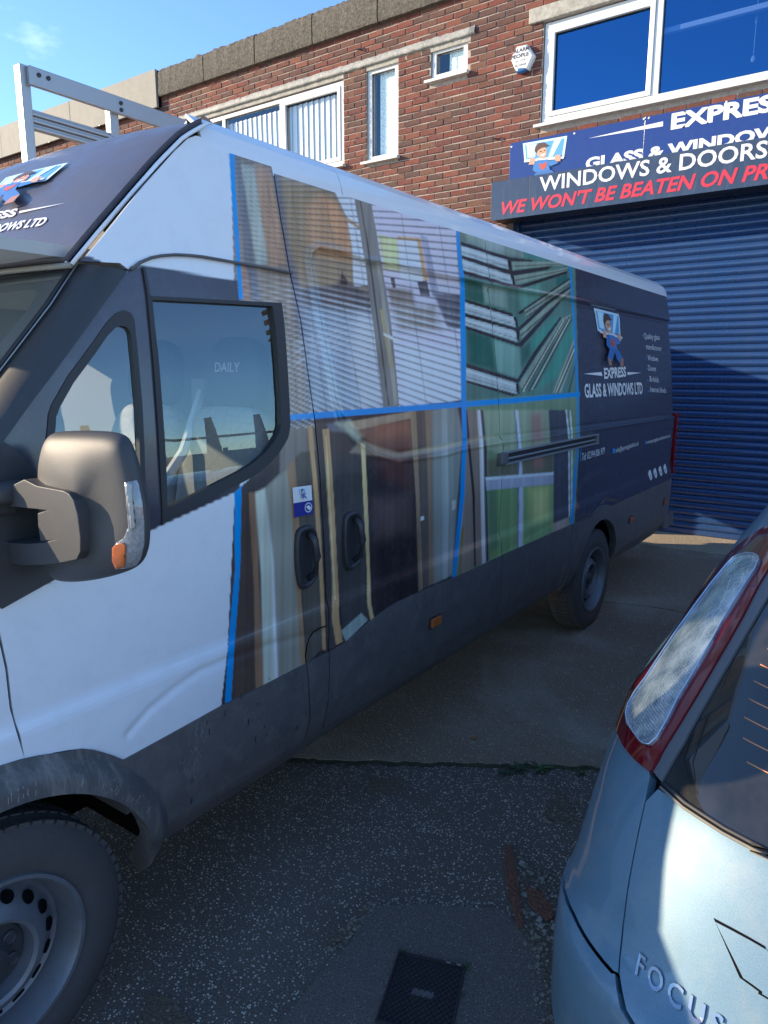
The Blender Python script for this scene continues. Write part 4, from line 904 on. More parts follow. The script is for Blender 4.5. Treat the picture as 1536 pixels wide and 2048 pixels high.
# ---- lettering on the cap above the windscreen (centred, its right-hand end shows)
def on_cap(X, s):                     # X world, s distance down the cap from its top edge region in Y
    u = (-.155-X)/1.69; p = F_cap(np.array([u]), np.array([s]))[0]; return p
def cap_inv(px, py):
    best = None
    uu, vv = np.meshgrid(np.linspace(0, .8, 500), np.linspace(1.08, 1.42, 500)); P = F_cap(uu.ravel(), vv.ravel()); X, Yp = project(P); k = np.argmin((X-px)**2+(Yp-py)**2); return uu.ravel()[k], vv.ravel()[k]
def cap_quad(pts, name, m, lift=.003):
    V = [];
    for p in pts:
        u, v = cap_inv(*p); V.append(F_cap(np.array([u]), np.array([v]))[0]+np.array([0, -.7, .7])*lift)
    return link(name, mesh(name, V, [tuple(range(len(V)))], m), van)
def cap_text(s, base, top, ref, ref_left, bold):
    """lettering whose last stroke ends at base; ref = trailing letters whose left end shows at ref_left"""
    ub_, vb_ = cap_inv(*base); ut_, vt_ = cap_inv(*top); ul_, _ = cap_inv(*ref_left)
    V, F = text_data(s, bold=bold); Rr, _ = text_data(ref, bold=bold); H, _ = text_data('H', bold=bold); V = V.copy(); V[:, 0] -= V[:, 0].max(); V[:, 1] -= H[:, 1].min(); hh = H[:, 1].max()-H[:, 1].min()
    sx_ = (ul_-ub_)/(Rr[:, 0].max()-Rr[:, 0].min()); U = ub_-V[:, 0]*sx_+V[:, 1]/hh*(ut_-ub_); Vv = vb_+V[:, 1]/hh*(vt_-vb_)
    P = F_cap(U, Vv)+np.array([0, -.7, .7])*.003; return link('cap_lettering', mesh('cap_lettering', P, F, PW), van, kind='stuff')
cap_text('GLASS & WINDOWS LTD', (86, 453), (100, 435), 'LTD', (43, 463), .035)
cap_text('EXPRESS', (31, 434), (39, 418), 'SS', (0, 440), .04)
cap_quad([(40,424),(132,407.5),(40,428.5)], 'lettering_flash', PW)
ub, vb = cap_inv(94, 366); kv = .14; ua, va = ub-.012, vb+.46*kv
def emb_cap(u, v, l):
    U = ua+(1-u)*.22; Vv = va-(.98-v)*kv; return tuple(F_cap(np.array([U]), np.array([Vv]))[0]+np.array([0, -.7, .7])*(.006+l*2))
em_ = emblem(emb_cap, 'fitter_emblem', van); 0 and print('EMB', ua, va, ub, vb, kv, [tuple(round(float(q)) for q in project(np.array(emb_cap(a, c, 0)))) for a, c in ((0,0),(1,0),(1,1),(0,1),(.5,.5))])

# ---- cab interior
def seat(cx, w_, ybase, lit=True, lettering=True, cushion=True):
    s = MB(); s.add(*superbox(0, 0, 0, w_/2, .075, .36, 3.5, 4)); T = Matrix.Translation((cx, ybase, 1.30))@Matrix.Rotation(R(-12), 4, 'X')
    s.V = [T@Vector(v) for v in s.V]
    bk_ = s.build('seat_back', M['seat'], van, smooth=True)
    c = MB(); c.add(*superbox(cx, ybase-.30, .93, w_/2, .30, .085, 4, 3)); c.build('seat_cushion', M['seat'], van, smooth=True)
    h = MB(); V, F = superbox(0, 0, 0, .135, .052, .125, 3.2, 3.2, taper=-.08); T = Matrix.Translation((cx, ybase+.09, 1.765))@Matrix.Rotation(R(-8), 4, 'X'); h.add([T@Vector(v) for v in V], F); hd = h.build('headrest', M['seat_dark'], van, smooth=True)
    h = MB(); [h.tube([(cx+dx, ybase+.085, 1.60), (cx+dx, ybase+.09, 1.70)], .007, 8) for dx in (-.05, .05)]; h.build('headrest_post', M['alu'], hd)
    if lettering:
        V, F = text_data('DAILY', bold=.01); V = V*.045; V[:, 0] -= V[:, 0].mean(); T = Matrix.Translation((cx, ybase+.09, 1.765))@Matrix.Rotation(R(-8), 4, 'X')
        P = [T@Vector((x, -.0535, z+.0)) for x, z in V]; link('headrest_lettering', mesh('headrest_lettering', P, F, M['seat_light']), hd)
seat(-.30, .42, 1.70); seat(-.74, .42, 1.70); seat(-1.48, .48, 1.62)
b = MB(); b.tube([(-.50, 1.80, 1.70), (-.42, 1.64, 1.50), (-.50, 1.48, 1.25), (-.52, 1.36, .98)], .018, 6); b.build('seat_belt', M['seat_light'], van)
b = MB(); b.box((-.56, 1.80, 1.55), (-.47, 1.88, 1.75), bev=.01); b.build('belt_anchor', M['trim'], van)
b = MB(); b.tube([(-1.2+.19*math.cos(t)*1.0-.25, .86+.10*math.sin(t), 1.15+.17*math.sin(t)) for t in np.linspace(0, 2*math.pi, 30)], .014, 8, caps=False); b.build('steering_wheel', M['black'], van, smooth=True)
b = MB(); b.box((-1.86, .5, 2.06), (-.20, 1.95, 2.09)); b.build('headlining', mat('pale_headlining', (.5, .5, .48), .9), van)

# ---- glass-carrying rack on the far flank, rising above the roof
XR = -2.16
def rk(px, py, X=XR): p = onX(px, py, X); return float(p[1]), float(p[2])
ya, za = rk(30, 122); yb, zb = rk(66, 150)
top = za
rack = MB(); 
rr_ = lambda name, a, b, parent=van, m='alu', bev=.004: (lambda q: q.build(name, M[m], parent))((lambda q: (q.box(a, b, bev=bev), q)[1])(MB()))
yp0, _ = rk(45, 200); yp1, _ = rk(64, 200)
post = rr_('rack_post', (XR-.055, yp0, .55), (XR, yp1-.0, top))
for yy in (rk(223, 260)[0], rk(385, 255)[0], rk(385, 255)[0]+1.0, rk(385, 255)[0]+2.0, rk(385, 255)[0]+3.0):
    rr_('rack_post', (XR-.05, yy, .55), (XR-.004, yy+.055, top-.01))
rl = rr_('rack_top_rail', (XR+.001, yp0+.03, top-.095), (XR+.03, 6.3, top-.006))
for yy in (yp0+.06, yp0+.11, rk(228, 195)[0], rk(385, 245)[0]):
    for dz in ((-.03,) if yy < yp0+.12 else (-.03, -.065)):
        b = MB(); b.lathe([(0, 0), (0, .011), (.008, .010), (.010, 0)], (XR+.030, yy+.02, top+dz-.01), n=10); b.build('bolt', M['black'], rl)
z0 = rk(64, 215)[1]; z1 = rk(64, 256)[1]
sl = MB(); hh = (z0-z1)/6
for k in range(6):
    d = 0.0 if k % 2 else .014
    sl.box((XR-.045, yp1-.01, z1+hh*k+.001), (XR-.018+d, 6.2, z1+hh*(k+1)-.001), bev=.003)
sl.build('rack_slat_board', M['alu'], van)
for z_ in (1.2, 1.9): rr_('rack_cross_rail', (XR-.06, yp0, z_), (XR-.02, 6.2, z_+.05))
for y_ in (2.4, 4.3, 6.0): rr_('rack_bracket', (XR-.0, y_, 1.0), (-1.96, y_+.05, 1.05)); 
# ================================================================ THE BUILDING
YW, YS = 8.08, 8.30                     # wall face, shutter plane
def fxz(px, py, Y=YW): p = onY(px, py, Y); return float(p[0]), float(p[2])
bld = thing('brick_building', 'two storey red brick workshop with white framed windows and a flat roof behind the van', 'building', (-5, YW, 0))
M['mortar'] = mat('mortar', (.44, .37, .31), .95, var=.25, vscale=30, bump=.5, bscale=200)
M['brick'] = mat('red_brick', None, .85, attr='Col', var=.22, vscale=38, bump=.9, bscale=180, dirt=.25, dirt_col=(.20, .14, .10))
M['upvc'] = mat('white_upvc', (.74, .74, .71), .3, dirt=.12, dirt_col=(.4, .37, .30))
M['sillm'] = mat('weathered_white_sill', (.74, .72, .64), .5, dirt=.5, dirt_col=(.30, .28, .22))
M['lead'] = mat('weathered_lead', (.36, .355, .32), .6, var=.25, vscale=25, bump=.6, bscale=60, dirt=.6, dirt_col=(.20, .19, .16))
M['coping'] = mat('weathered_concrete', (.135, .118, .092), .95, var=.6, vscale=30, bump=1.0, bscale=70, dirt=.9, dirt_col=(.045, .042, .038))
M['concrete'] = mat('grey_concrete', (.42, .40, .34), .9, var=.3, vscale=20, bump=.6, bscale=80, dirt=.5, dirt_col=(.2, .18, .15))
M['fascia'] = mat('pale_fascia_panel', (.27, .26, .225), .75, var=.1, vscale=3, dirt=.6, dirt_col=(.36, .32, .24))
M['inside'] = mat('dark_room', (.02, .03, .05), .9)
M['wpane'] = glass('window_glass', (.95, .97, .97), .05, .004, gcol=(.75, .88, 1))
M['wpane_blue'] = glass('blue_film_glass', (.42, .55, .72), .34, .004, gcol=(.085, .31, .66))
# openings (x0, x1, z0, z1)
zs_ = 4.40*1.0
W_big = (fxz(290, 262)[0], fxz(687,160)[0], fxz(686,330)[1]-.02, fxz(687,157)[1])
W_tall = (fxz(733,139)[0], fxz(797,125)[0], fxz(728,330)[1], fxz(733,139)[1])
W_sm = (fxz(862,100)[0], fxz(936,84)[0], fxz(935,147)[1]-.0, fxz(862,98)[1])
W_r = (fxz(1088,46)[0], 2.9, fxz(1075,256)[1], fxz(1090,44)[1])
OPEN = [W_big, W_tall, W_sm, W_r]
SH0 = fxz(1000,455)[0]+.1
shutter_open = (SH0, 3.0, 0.0, 3.60)
holes = OPEN+[shutter_open]
X0B, X1B, ZT = -17.0, 5.6, 6.02
xs = sorted({X0B, X1B, *[h[0] for h in holes], *[h[1] for h in holes]}); zs = sorted({-.3, ZT, *[h[2] for h in holes], *[h[3] for h in holes]})
b = MB()
for i in range(len(xs)-1):
    for j in range(len(zs)-1):
        mx_, mz_ = (xs[i]+xs[i+1])/2, (zs[j]+zs[j+1])/2
        if any(h[0] < mx_ < h[1] and h[2] < mz_ < h[3] for h in holes): continue
        b.box((xs[i], YW, zs[j]), (xs[i+1], YW+.22, zs[j+1]))
wall = b.build('wall', M['mortar'], bld)
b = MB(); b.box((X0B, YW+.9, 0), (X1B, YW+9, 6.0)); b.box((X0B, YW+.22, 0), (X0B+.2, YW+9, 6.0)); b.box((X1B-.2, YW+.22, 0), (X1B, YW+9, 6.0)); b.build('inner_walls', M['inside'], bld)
b = MB(); b.box((X0B, YW+.0, 6.02), (X1B, YW+9, 6.12)); b.build('roof', M['coping'], bld)
# bricks
PAL = [tuple(q*.92 for q in c) for c in [(.20,.060,.042),(.23,.066,.042),(.17,.055,.040),(.135,.055,.042),(.24,.078,.050),(.12,.060,.048),(.17,.072,.050),(.21,.058,.040),(.20,.092,.058),(.15,.068,.052)]]
def brick_mesh(name, col, wdt=.213, seed=0, lead=.0):
    rd = random.Random(seed); d = .0
    V = []; 
    bm = bmesh.new(); bmesh.ops.create_cube(bm, size=1)
    for v in bm.verts: v.co = Vector((v.co.x*wdt, v.co.y*.05, v.co.z*.063))
    bmesh.ops.bevel(bm, geom=[e for e in bm.edges if all(v.co.y < 0 for v in e.verts)], offset=.005, segments=1, affect='EDGES')
    for v in bm.verts:
        if v.co.y < 0: v.co += Vector((rd.uniform(-.003, .003), rd.uniform(-.003, .003), rd.uniform(-.003, .003)))
    me = bpy.data.meshes.new(name); bm.to_mesh(me); bm.free(); me.materials.append(M['brick'])
    ca = me.color_attributes.new('Col', 'FLOAT_COLOR', 'POINT'); ca.data.foreach_set('color', [*col, 1]*len(me.vertices)); return me
full = [brick_mesh('brick', PAL[i % len(PAL)], seed=i) for i in range(30)]; half = [brick_mesh('brick', PAL[(i*3) % len(PAL)], .102, seed=50+i) for i in range(12)]
bricks = []
PX_, PZ_ = .2235, .0745
nrow = int((ZT+.05)/PZ_); seen = []
for j in range(nrow):
    z = ZT-.04-j*PZ_
    if z < .03: break
    x = X0B + (PX_/2 if j % 2 else 0)
    while x < X1B:
        a, c = x+.005, x+PX_-.005
        segs = [(a, c)]
        for h in holes:
            if h[2]-.03 < z < h[3]+.03:
                ns = []
                for s0, s1 in segs:
                    if s1 <= h[0]-.002 or s0 >= h[1]+.002: ns.append((s0, s1))
                    else:
                        if h[0]-.004-s0 > .03: ns.append((s0, h[0]-.004))
                        if s1-h[1]-.004 > .03: ns.append((h[1]+.004, s1))
                segs = ns
        for s0, s1 in segs: bricks.append(((s0+s1)/2, z, s1-s0))
        x += PX_
def vis(x, z):
    X, Yp = project(np.array([x, YW, z]))
    if not (-10 < X < 1546 and -10 < Yp < 2058): return False
    # behind the van roof or the signs?
    if z < 4.42 and x > -2.45 : return False
    if z < 3.98 and x > -2.66: return False
    lim = np.interp(X, [0, 150, 400, 460, 700, 900, 1040], [375, 315, 256, 258, 335, 395, 440])
    return Yp < lim+12
order = sorted(range(len(bricks)), key=lambda i: (0 if vis(bricks[i][0], bricks[i][1]) else 1, math.hypot(bricks[i][0]-CAM[0], YW, bricks[i][1]-CAM[2])))
rb = random.Random(3); Vb = []; Fb = []; Cb = []
for rank, i in enumerate(order):
    x, z, w_ = bricks[i]; me = rb.choice(full if w_ > .12 else half); w0 = .213 if w_ > .12 else .102
    loc = Vector((x, YW-.010+.025+rb.uniform(-.003, .003), z+rb.uniform(-.0015, .0015)))
    if rank < 295:
        o = link('brick', me, wall); o.location = loc; o.scale = (w_/w0, 1, 1); o.rotation_euler = (0, rb.uniform(-.008, .008), 0)
    else:
        n0 = len(Vb); Vb += [(v.co.x*w_/w0+loc.x, v.co.y+loc.y, v.co.z+loc.z) for v in me.vertices]; Fb += [tuple(k+n0 for k in p.vertices) for p in me.polygons]
        c = me.color_attributes['Col'].data[0].color; Cb += [tuple(c)]*len(me.vertices)
mb_ = mesh('brickwork', Vb, Fb, M['brick']); ca = mb_.color_attributes.new('Col', 'FLOAT_COLOR', 'POINT'); ca.data.foreach_set('color', np.array(Cb).ravel()); link('brickwork', mb_, wall, kind='stuff')

# windows
def frame_box(mb, x0, x1, z0, z1, t, y0, y1):
    mb.box((x0, y0, z0), (x0+t, y1, z1), bev=.004); mb.box((x1-t, y0, z0), (x1, y1, z1), bev=.004)
    mb.box((x0+t, y0+.002, z0), (x1-t, y1, z0+t), bev=.004); mb.box((x0+t, y0+.002, z1-t), (x1-t, y1, z1), bev=.004)
def window(o, mullions, pane_m, fr=.055, sash=(), sill=True, lab=None, deep=.06):
    x0, x1, z0, z1 = o; f = MB(); y0 = YW+deep-.04; frame_box(f, x0+.01, x1-.01, z0+.03, z1-.01, fr, y0, y0+.07)
    edges = [x0+.01]+list(mullions)+[x1-.01]
    for m_ in mullions: f.box((m_-fr*.55, y0+.001, z0+.03+fr), (m_+fr*.55, y0+.069, z1-.01-fr), bev=.004)
    w_ = f.build('window', M['upvc'], bld)
    for k in range(len(edges)-1):
        a = edges[k]+(fr if k == 0 else fr*.55); c = edges[k+1]-(fr if k == len(edges)-2 else fr*.55)
        ins = 0
        if k in sash:
            s = MB(); frame_box(s, a+.002, c-.002, z0+.03+fr+.002, z1-.012-fr, .05, y0-.012, y0+.05); s.build('casement', M['upvc'], w_); ins = .05
        p = MB(); p.add([(a+ins, y0+.037, z0+.03+fr+ins), (c-ins, y0+.037, z0+.03+fr+ins), (c-ins, y0+.037, z1-.01-fr-ins), (a+ins, y0+.037, z1-.01-fr-ins)], [(0, 1, 2, 3)]); p.build('pane', pane_m, w_)
        g = MB(); gi = .008; frame_box(g, a+ins, c-ins, z0+.03+fr+ins, z1-.01-fr-ins, gi, y0+.02, y0+.036); g.build('glazing_seal', M['rubber'], w_)
    if sill:
        s = MB(); s.prism([(YW-.075, z0-.012), (YW-.075, z0+.018), (YW+.05, z0+.034), (YW+.05, z0-.012)], x0-.05, x1+.03, lambda y, z, x: (x, y, z)); s.build('sill', M['sillm'], w_)
    return w_
mullb = [fxz(445,240)[0], fxz(560,205)[0]]
wb = window(W_big, mullb, M['wpane'], sash=(2,), sill=True)
vb = MB()
for a, c in ((W_big[0], mullb[1]-.03), (mullb[1]+.09, W_big[1]-.06)):
    pass
M['blind'] = mat('vertical_blind', (.86, .88, .86), .8)
x = W_big[0]+.1
while x < W_big[1]-.1:
    s = MB(); T = Matrix.Translation((x, YW+.105, 0))@Matrix.Rotation(R(-14), 4, 'Z'); s.box((-.060, -.002, W_big[2]+.1), (.060, .002, W_big[3]-.12), T=T); s.build('blind_vane', M['blind'], wb); x += .098
wt = window(W_tall, [], M['wpane']); ws_ = window(W_sm, [], M['wpane'])
M['net'] = mat('patterned_net_curtain', (.86, .95, .86), .8, var=.4, vscale=55)
def curtain(x0, x1, z0, z1, par, wav=.004):
    V = []; F = []; n = int((x1-x0)/.012); rr = random.Random(int(x0*100))
    for i in range(n+1):
        y = YW+.105+wav*math.sin(i*.9)+.006*rr.uniform(-1, 1); V += [(x0+(x1-x0)*i/n, y, z0), (x0+(x1-x0)*i/n, y, z1)]
    F = [(2*i, 2*i+2, 2*i+3, 2*i+1) for i in range(n)]; link('net_curtain', mesh('net_curtain', V, F, M['net'], smooth=True), par)
curtain((W_tall[0]+W_tall[1])/2-.10, W_tall[1]-.05, W_tall[2]+.08, W_tall[3]-.06, wt); curtain(W_sm[0]+.20, W_sm[1]-.05, W_sm[2]+.08, W_sm[3]-.06, ws_)
mr1 = fxz(1310,150)[0]
wr = window(W_r, [mr1, 1.05, 2.1], M['wpane_blue'], fr=.065, sash=(0,))
# strip light and mobile seen through the right-hand window
M['tube'] = mat('white_batten', (.9, .9, .88), .5)
a = onY(1318, 68, YW+.13); c = onY(1600, -5, YW+.13)
lt = MB(); lt.box((float(a[0]), YW+.10, float(a[2])-.022), (float(c[0]), YW+.16, float(a[2])+.03), bev=.008); lt.build('strip_light', M['tube'], bld)
p = onY(1513, 40, YW+.2); s = MB(); s.tube([(float(p[0]), YW+.2, 6.0), (float(p[0]), YW+.2, float(onY(1506, 118, YW+.2)[2]))], .003, 5); s.add(*superbox(float(p[0]), YW+.2, float(p[2]), .012, .012, .03, 2, 2, 8, 8)); s.add(*superbox(float(p[0]), YW+.2, float(onY(1506, 118, YW+.2)[2]), .02, .012, .03, 2, 2, 8, 8)); s.build('hanging_ornament', M['upvc'], bld)
# lead flashing over the left windows, in lapped lengths
zfl = (W_tall[3]+.035); x = fxz(318, 262)[0]; xe = fxz(952, 60)[0]; rr = random.Random(5)
while x < xe:
    l = min(.62, xe-x); V = []; F = []; n = 14
    for i in range(n+1):
        t = i/n; xx = x+l*t; j = lambda: rr.uniform(-.006, .006)
        V += [(xx, YW-.012, zfl+.085+j()), (xx, YW-.030+j(), zfl+.065+j()), (xx, YW-.038+j(), zfl+.012+j()), (xx, YW-.028, zfl-.006+j()), (xx, YW+.01, zfl-.004)]
    F = [(i*5+k, (i+1)*5+k, (i+1)*5+k+1, i*5+k+1) for i in range(n) for k in range(4)]
    link('lead_flashing', mesh('lead_flashing', V, F, M['lead'], smooth=True), bld); x += l+.004
b = MB(); b.box((W_r[0]-.16, YW-.045, W_r[3]+.002), (3.1, YW+.1, W_r[3]+.15), bev=.008); b.build('lintel', M['concrete'], bld)
b = MB(); b.box((W_big[0]-.1, YW-.006, W_big[3]+.001), (W_sm[1]+.1, YW+.08, zfl)); b.build('lintel', M['concrete'], bld)
# coping blocks along the roof edge
jx = [fxz(px, py)[0] for px, py in ((323,170),(418,145),(521,110),(633,75),(762,40))]; st_ = (jx[-1]-jx[0])/4
xsj = [jx[0]+st_*k for k in range(-0, 14)]; zb = 6.0; rr = random.Random(9)
zb = fxz(545,123)[1]; ztop = fxz(545, 57)[1]; print('coping', zb, ztop, jx, 'W', OPEN, 'SH0', SH0)
def rough_block(x0, x1, seed):
    rd = random.Random(seed); V = []; F = []; n = 26
    prof = [(YW+.02, zb), (YW-.075, zb+.008), (YW-.085, zb+.05), (YW-.080, ztop-.08), (YW-.065, ztop-.045), (YW-.035, ztop-.015), (YW+.02, ztop), (YW+.14, ztop+.015), (YW+.25, ztop+.01)]
    m_ = len(prof)
    for i in range(n+1):
        x_ = x0+(x1-x0)*i/n
        for k, (y, z) in enumerate(prof):
            a = .004 if k < 4 else .016; V.append((x_, y+rd.uniform(-a, a), z+rd.uniform(-a, a)*(1 if k > 3 else .5)))
    F = [(i*m_+k, (i+1)*m_+k, (i+1)*m_+k+1, i*m_+k+1) for i in range(n) for k in range(m_-1)]+[tuple(range(m_)), tuple(range(n*m_, n*m_+m_))[::-1]]
    me = mesh('coping_block', V, F, M['coping'], smooth=True); me.set_sharp_from_angle(angle=R(60)); return link('coping_block', me, bld)
for i in range(len(xsj)-1): rough_block(xsj[i]+.012, xsj[i+1]-.006, i)
b = MB(); b.box((xsj[0], YW+.0, zb+.01), (xsj[-1], YW+.2, ztop-.03)); b.build('parapet_core', M['void'], bld)
# pale fascia panels further left
x = xsj[0]-.01; k = 0; zf0 = fxz(180,264)[1]; zf1 = fxz(322, 141)[1]; print('fascia', zf0, zf1)
while x > X0B:
    wdt = 2.35; f = MB(); f.box((x-wdt, YW-.10-.002*(k % 2), zf0), (x-.006, YW-.06, zf1), bev=.004); f.build('fascia_panel', M['fascia'], bld); x -= wdt; k += 1
f = MB(); f.box((X0B, YW-.058, zf0+.02), (xsj[0]-.01, YW+.3, zf1-.01)); f.build('fascia_backing', M['void'], bld)
for px, py in ((300,200),(283,208),(210,237),(190,243),(150,262),(110,285),(60,300)):
    x_, z_ = fxz(px, py); b = MB(); b.box((x_-.015, YW-.12, zf0-.012), (x_+.015, YW-.05, zf0+.0)); b.build('fixing_clip', M['black'], bld)
# hooks on the wall
for px, py in ((715,100), (985,278)):
    x_, z_ = fxz(px, py); b = MB(); b.tube([(x_, YW+.0, z_), (x_+.01, YW-.05, z_), (x_+.05, YW-.06, z_-.02), (x_+.10, YW-.03, z_-.025), (x_+.13, YW-.02, z_-.01)], .006, 6); b.build('wall_hook', M['black'], bld)

# alarm bell box
ax, az = fxz(1043, 117, YW-.05); bx = thing('alarm_box', 'white hexagonal alarm bell box with a blue base high on the brick wall', 'alarm', (ax, YW, az))
hx = [(fxz(px, py, YW-.08)[0]-ax, fxz(px, py, YW-.08)[1]-az) for px, py in zz(700, 60, 3.657, (1215,115),(1292,100),(1343,180),(1298,285),(1205,295),(1168,205))]
b = MB(); n = 6; V = [(ax+x*1.0, YW-.004, az+z) for x, z in hx]+[(ax+x, YW-.055, az+z) for x, z in hx]+[(ax+x*.86, YW-.078, az+z*.86) for x, z in hx]
b.add(V, [(k, (k+1) % 6, 6+(k+1) % 6, 6+k) for k in range(6)]+[(6+k, 6+(k+1) % 6, 12+(k+1) % 6, 12+k) for k in range(6)]+[tuple(range(12, 18))]); b.build('casing', mat('alarm_casing', (.82, .82, .80), .35), bx)
b = MB(); V, F = superbox(ax+hx[4][0]*.4+hx[3][0]*.4, YW-.04, az+hx[4][1]+.005, .075, .036, .04, 3, 3, 20, 12); b.add(V, F); b.build('strobe_base', mat('blue_strobe_lens', (.01, .10, .28), .15, coat=1), bx, smooth=True)
def wall_text(s, x0, x1, z0, z1, y, m, parent, name='lettering', **k):
    V, F = fit_text(s, x0, x1, z0, z1, **k); return link(name, mesh(name, [(a, y, c) for a, c in V], F, m), parent)
INK = mat('dark_print', (.03, .03, .04), .5)
wall_text('ALARM', ax-.085, ax+.10, az+.055, az+.095, YW-.0795, INK, bx, bold=.03); wall_text('THE', ax-.115, ax-.09, az+.05, az+.085, YW-.0795, M['print_red'], bx)
wall_text('PEOPLE', ax-.115, ax+.10, az+.0, az+.040, YW-.0795, INK, bx, bold=.03); wall_text('01329', ax-.05, ax+.06, az-.042, az-.020, YW-.0795, INK, bx); wall_text('822868', ax-.06, ax+.07, az-.085, az-.062, YW-.0795, INK, bx)

# roller shutter
sh = thing('roller_shutter', 'closed dark blue ribbed roller shutter door under the shop signs', 'roller shutter', (0, YS, 0))
M['shut'] = mat('dark_blue_shutter_paint', (.020, .060, .175), .28, coat=.3, dirt=.35, dirt_col=(.05, .06, .09), rvar=.1, bump=.08, bscale=30)
pitch = .0762; n = 10; V = []
pr = [(0, 0), (-.003, .004), (-.012, .012), (-.018, .024), (-.020, .036), (-.018, .048), (-.012, .060), (-.004, .068), (.004, .0725), (.006, pitch)]
for x_ in (shutter_open[0]-.02, shutter_open[1]+.02): V += [(x_, y, z) for y, z in pr]
F = [(k, k+1, 10+k+1, 10+k) for k in range(9)]; sm_ = mesh('slat', V, F, M['shut'], smooth=True)
k = 0; z = .075
while z < 3.62:
    o = link('slat', sm_, sh); o.location = (0, YS+(.0012 if k % 3 == 0 else 0), z); z += pitch; k += 1
b = MB(); b.box((shutter_open[0], YS-.02, .02), (shutter_open[1], YS+.02, .078), bev=.006); b.build('bottom_bar', M['shut'], sh)
for x_ in (shutter_open[0], shutter_open[1]-.07): b = MB(); b.box((x_, YS-.07, 0), (x_+.07, YS+.03, 3.6)); b.build('guide_rail', M['shut'], sh)
b = MB(); b.box((shutter_open[0], YS+.05, 0), (shutter_open[1], YS+.08, 3.8)); b.build('shutter_backing', M['void'], sh)

# signs
YU, YL = YW-.03, YW-.30
us = thing('upper_shop_sign', 'flat blue shop sign with white lettering and a window fitter emblem, under the large window', 'sign', (0, YU, 4.1))
M['signblue'] = mat('royal_blue_sign', (.016, .040, .20), .25, coat=.3, dirt=.1, dirt_col=(.1, .13, .25)); M['signnavy'] = mat('faded_navy_sign', (.030, .045, .085), .28, coat=.3, dirt=.35, dirt_col=(.12, .15, .20), streak=True)
ux0, uz1 = fxz(1020, 289, YU); uz0 = fxz(1018, 358, YU)[1]-.25; sx = [ux0, fxz(1290, 235, YU)[0], 1.2, 3.3]
uz1 = (uz1+fxz(1536,183.5,YU)[1])/2
print('upper sign z', uz1, uz0, fxz(1536,183.5,YU))
for i in range(3):
    b = MB(); b.box((sx[i]+.001, YU, uz0), (sx[i+1]-.001, YU+.02, uz1), bev=.001); b.build('sign_panel', M['signblue'], us)
ZU = lambda px, py: fxz(px, py, YU)
def sp2(s, pA, pB, pC, y, m, par, extend=None, **k):
    """pA baseline start px, pB a baseline point at the end of s, pC top point above pA"""
    a, c, t = fxz(*pA, y), fxz(*pB, y), fxz(*pC, y); zb_ = (a[1]+c[1])/2
    V, F = text_data(s, **k); H, _ = text_data('H', **{**k, 'shear': 0}); V = V.copy(); V[:, 1] -= H[:, 1].min(); V[:, 0] -= V[:, 0].min()
    sc = (t[1]-a[1])/(H[:, 1].max()-H[:, 1].min()); n_ref = c[0]-a[0]
    if extend:
        Vr, _ = text_data(extend, **k); wr_ = Vr[:, 0].max()-Vr[:, 0].min()
    else: wr_ = V[:, 0].max()
    V[:, 1] = zb_+V[:, 1]*sc; V[:, 0] = a[0]+V[:, 0]*n_ref/wr_
    return link('lettering', mesh('lettering', [(p[0], y-.003, p[1]) for p in V], F, m), par)
Z1_ = lambda *p: zz(1000, 180, 2.866, *p)
q = Z1_((978,234),(1480,133),(985,140)); sp2('EXPRESS', q[0], q[1], q[2], YU, PW, us, extend='EXPRE', bold=.045)
q = Z1_((490,455),(820,405),(505,390)); sp2('GLASS & WINDOWS', q[0], q[1], (q[2][0], q[2][1]-1), YU, PW, us, extend='GLASS', bold=.045)
fl_ = [ZU(*p) for p in Z1_((505,278),(935,180),(935,208))]; link('lettering_flash', mesh('lettering_flash', [(a, YU-.003, c) for a, c in fl_], [(0, 2, 1)], PW), us)
e_a, e_b = ZU(*Z1_((125,500))[0]), ZU(*Z1_((385,280))[0])
emblem(lambda u, v, l: (e_a[0]+(e_b[0]-e_a[0])*u, YU-.002-l*2, e_a[1]-.12+(e_b[1]-e_a[1]+.16)*v), 'fitter_emblem', us)
for px, py in ((1023.5,294),(1149,267),(1288,238),(1298,236),(1453,204)):
    a, c = ZU(px, py); b = MB(); b.lathe([(0, .012), (-.006, .010), (-.008, 0)], (a, YU, c), 'Y', 10); b.build('screw_cap', M['upvc'], us)
ls = thing('lower_shop_sign', 'long dark sign box with white and red lettering jutting out above the shutter', 'sign', (0, YL, 3.75))
lx0, lz1 = fxz(983, 366, YL); lz0 = fxz(985, 440, YL)[1]; lz1 = (lz1+fxz(1536,272.5,YL)[1])/2; lz0 = (lz0+fxz(1536,370,YL)[1])/2
print('lower sign', lx0, lz0, lz1, fxz(1536,370,YL), fxz(1536,272.5,YL))
jn = fxz(1058, 400, YL)[0]
for a, c in ((lx0, jn), (jn, 1.15), (1.15, 3.3)):
    b = MB(); b.box((a+.001, YL, lz0), (c-.001, YL+.012, lz1), bev=.001); b.build('sign_panel', M['signnavy'], ls)
b = MB(); b.box((lx0+.01, YL+.013, lz0+.01), (3.29, YW-.001, lz1-.01)); b.build('sign_box', M['black'], ls)
q = Z1_((225,585),(1530,385),(210,505)); sp2('WINDOWS & DOORS', q[0], q[1], q[2], YL, PW, ls, bold=.018, spacing=1.0)
q = Z1_((8,724),(1536,500),(12,650)); sp2("WE WON'T BE BEATEN ON PRICE", (q[0][0], q[0][1]), q[1], q[2], YL, M['print_red'], ls, extend="WE WON'T BE BEATEN ON PR", bold=.028, shear=.25)
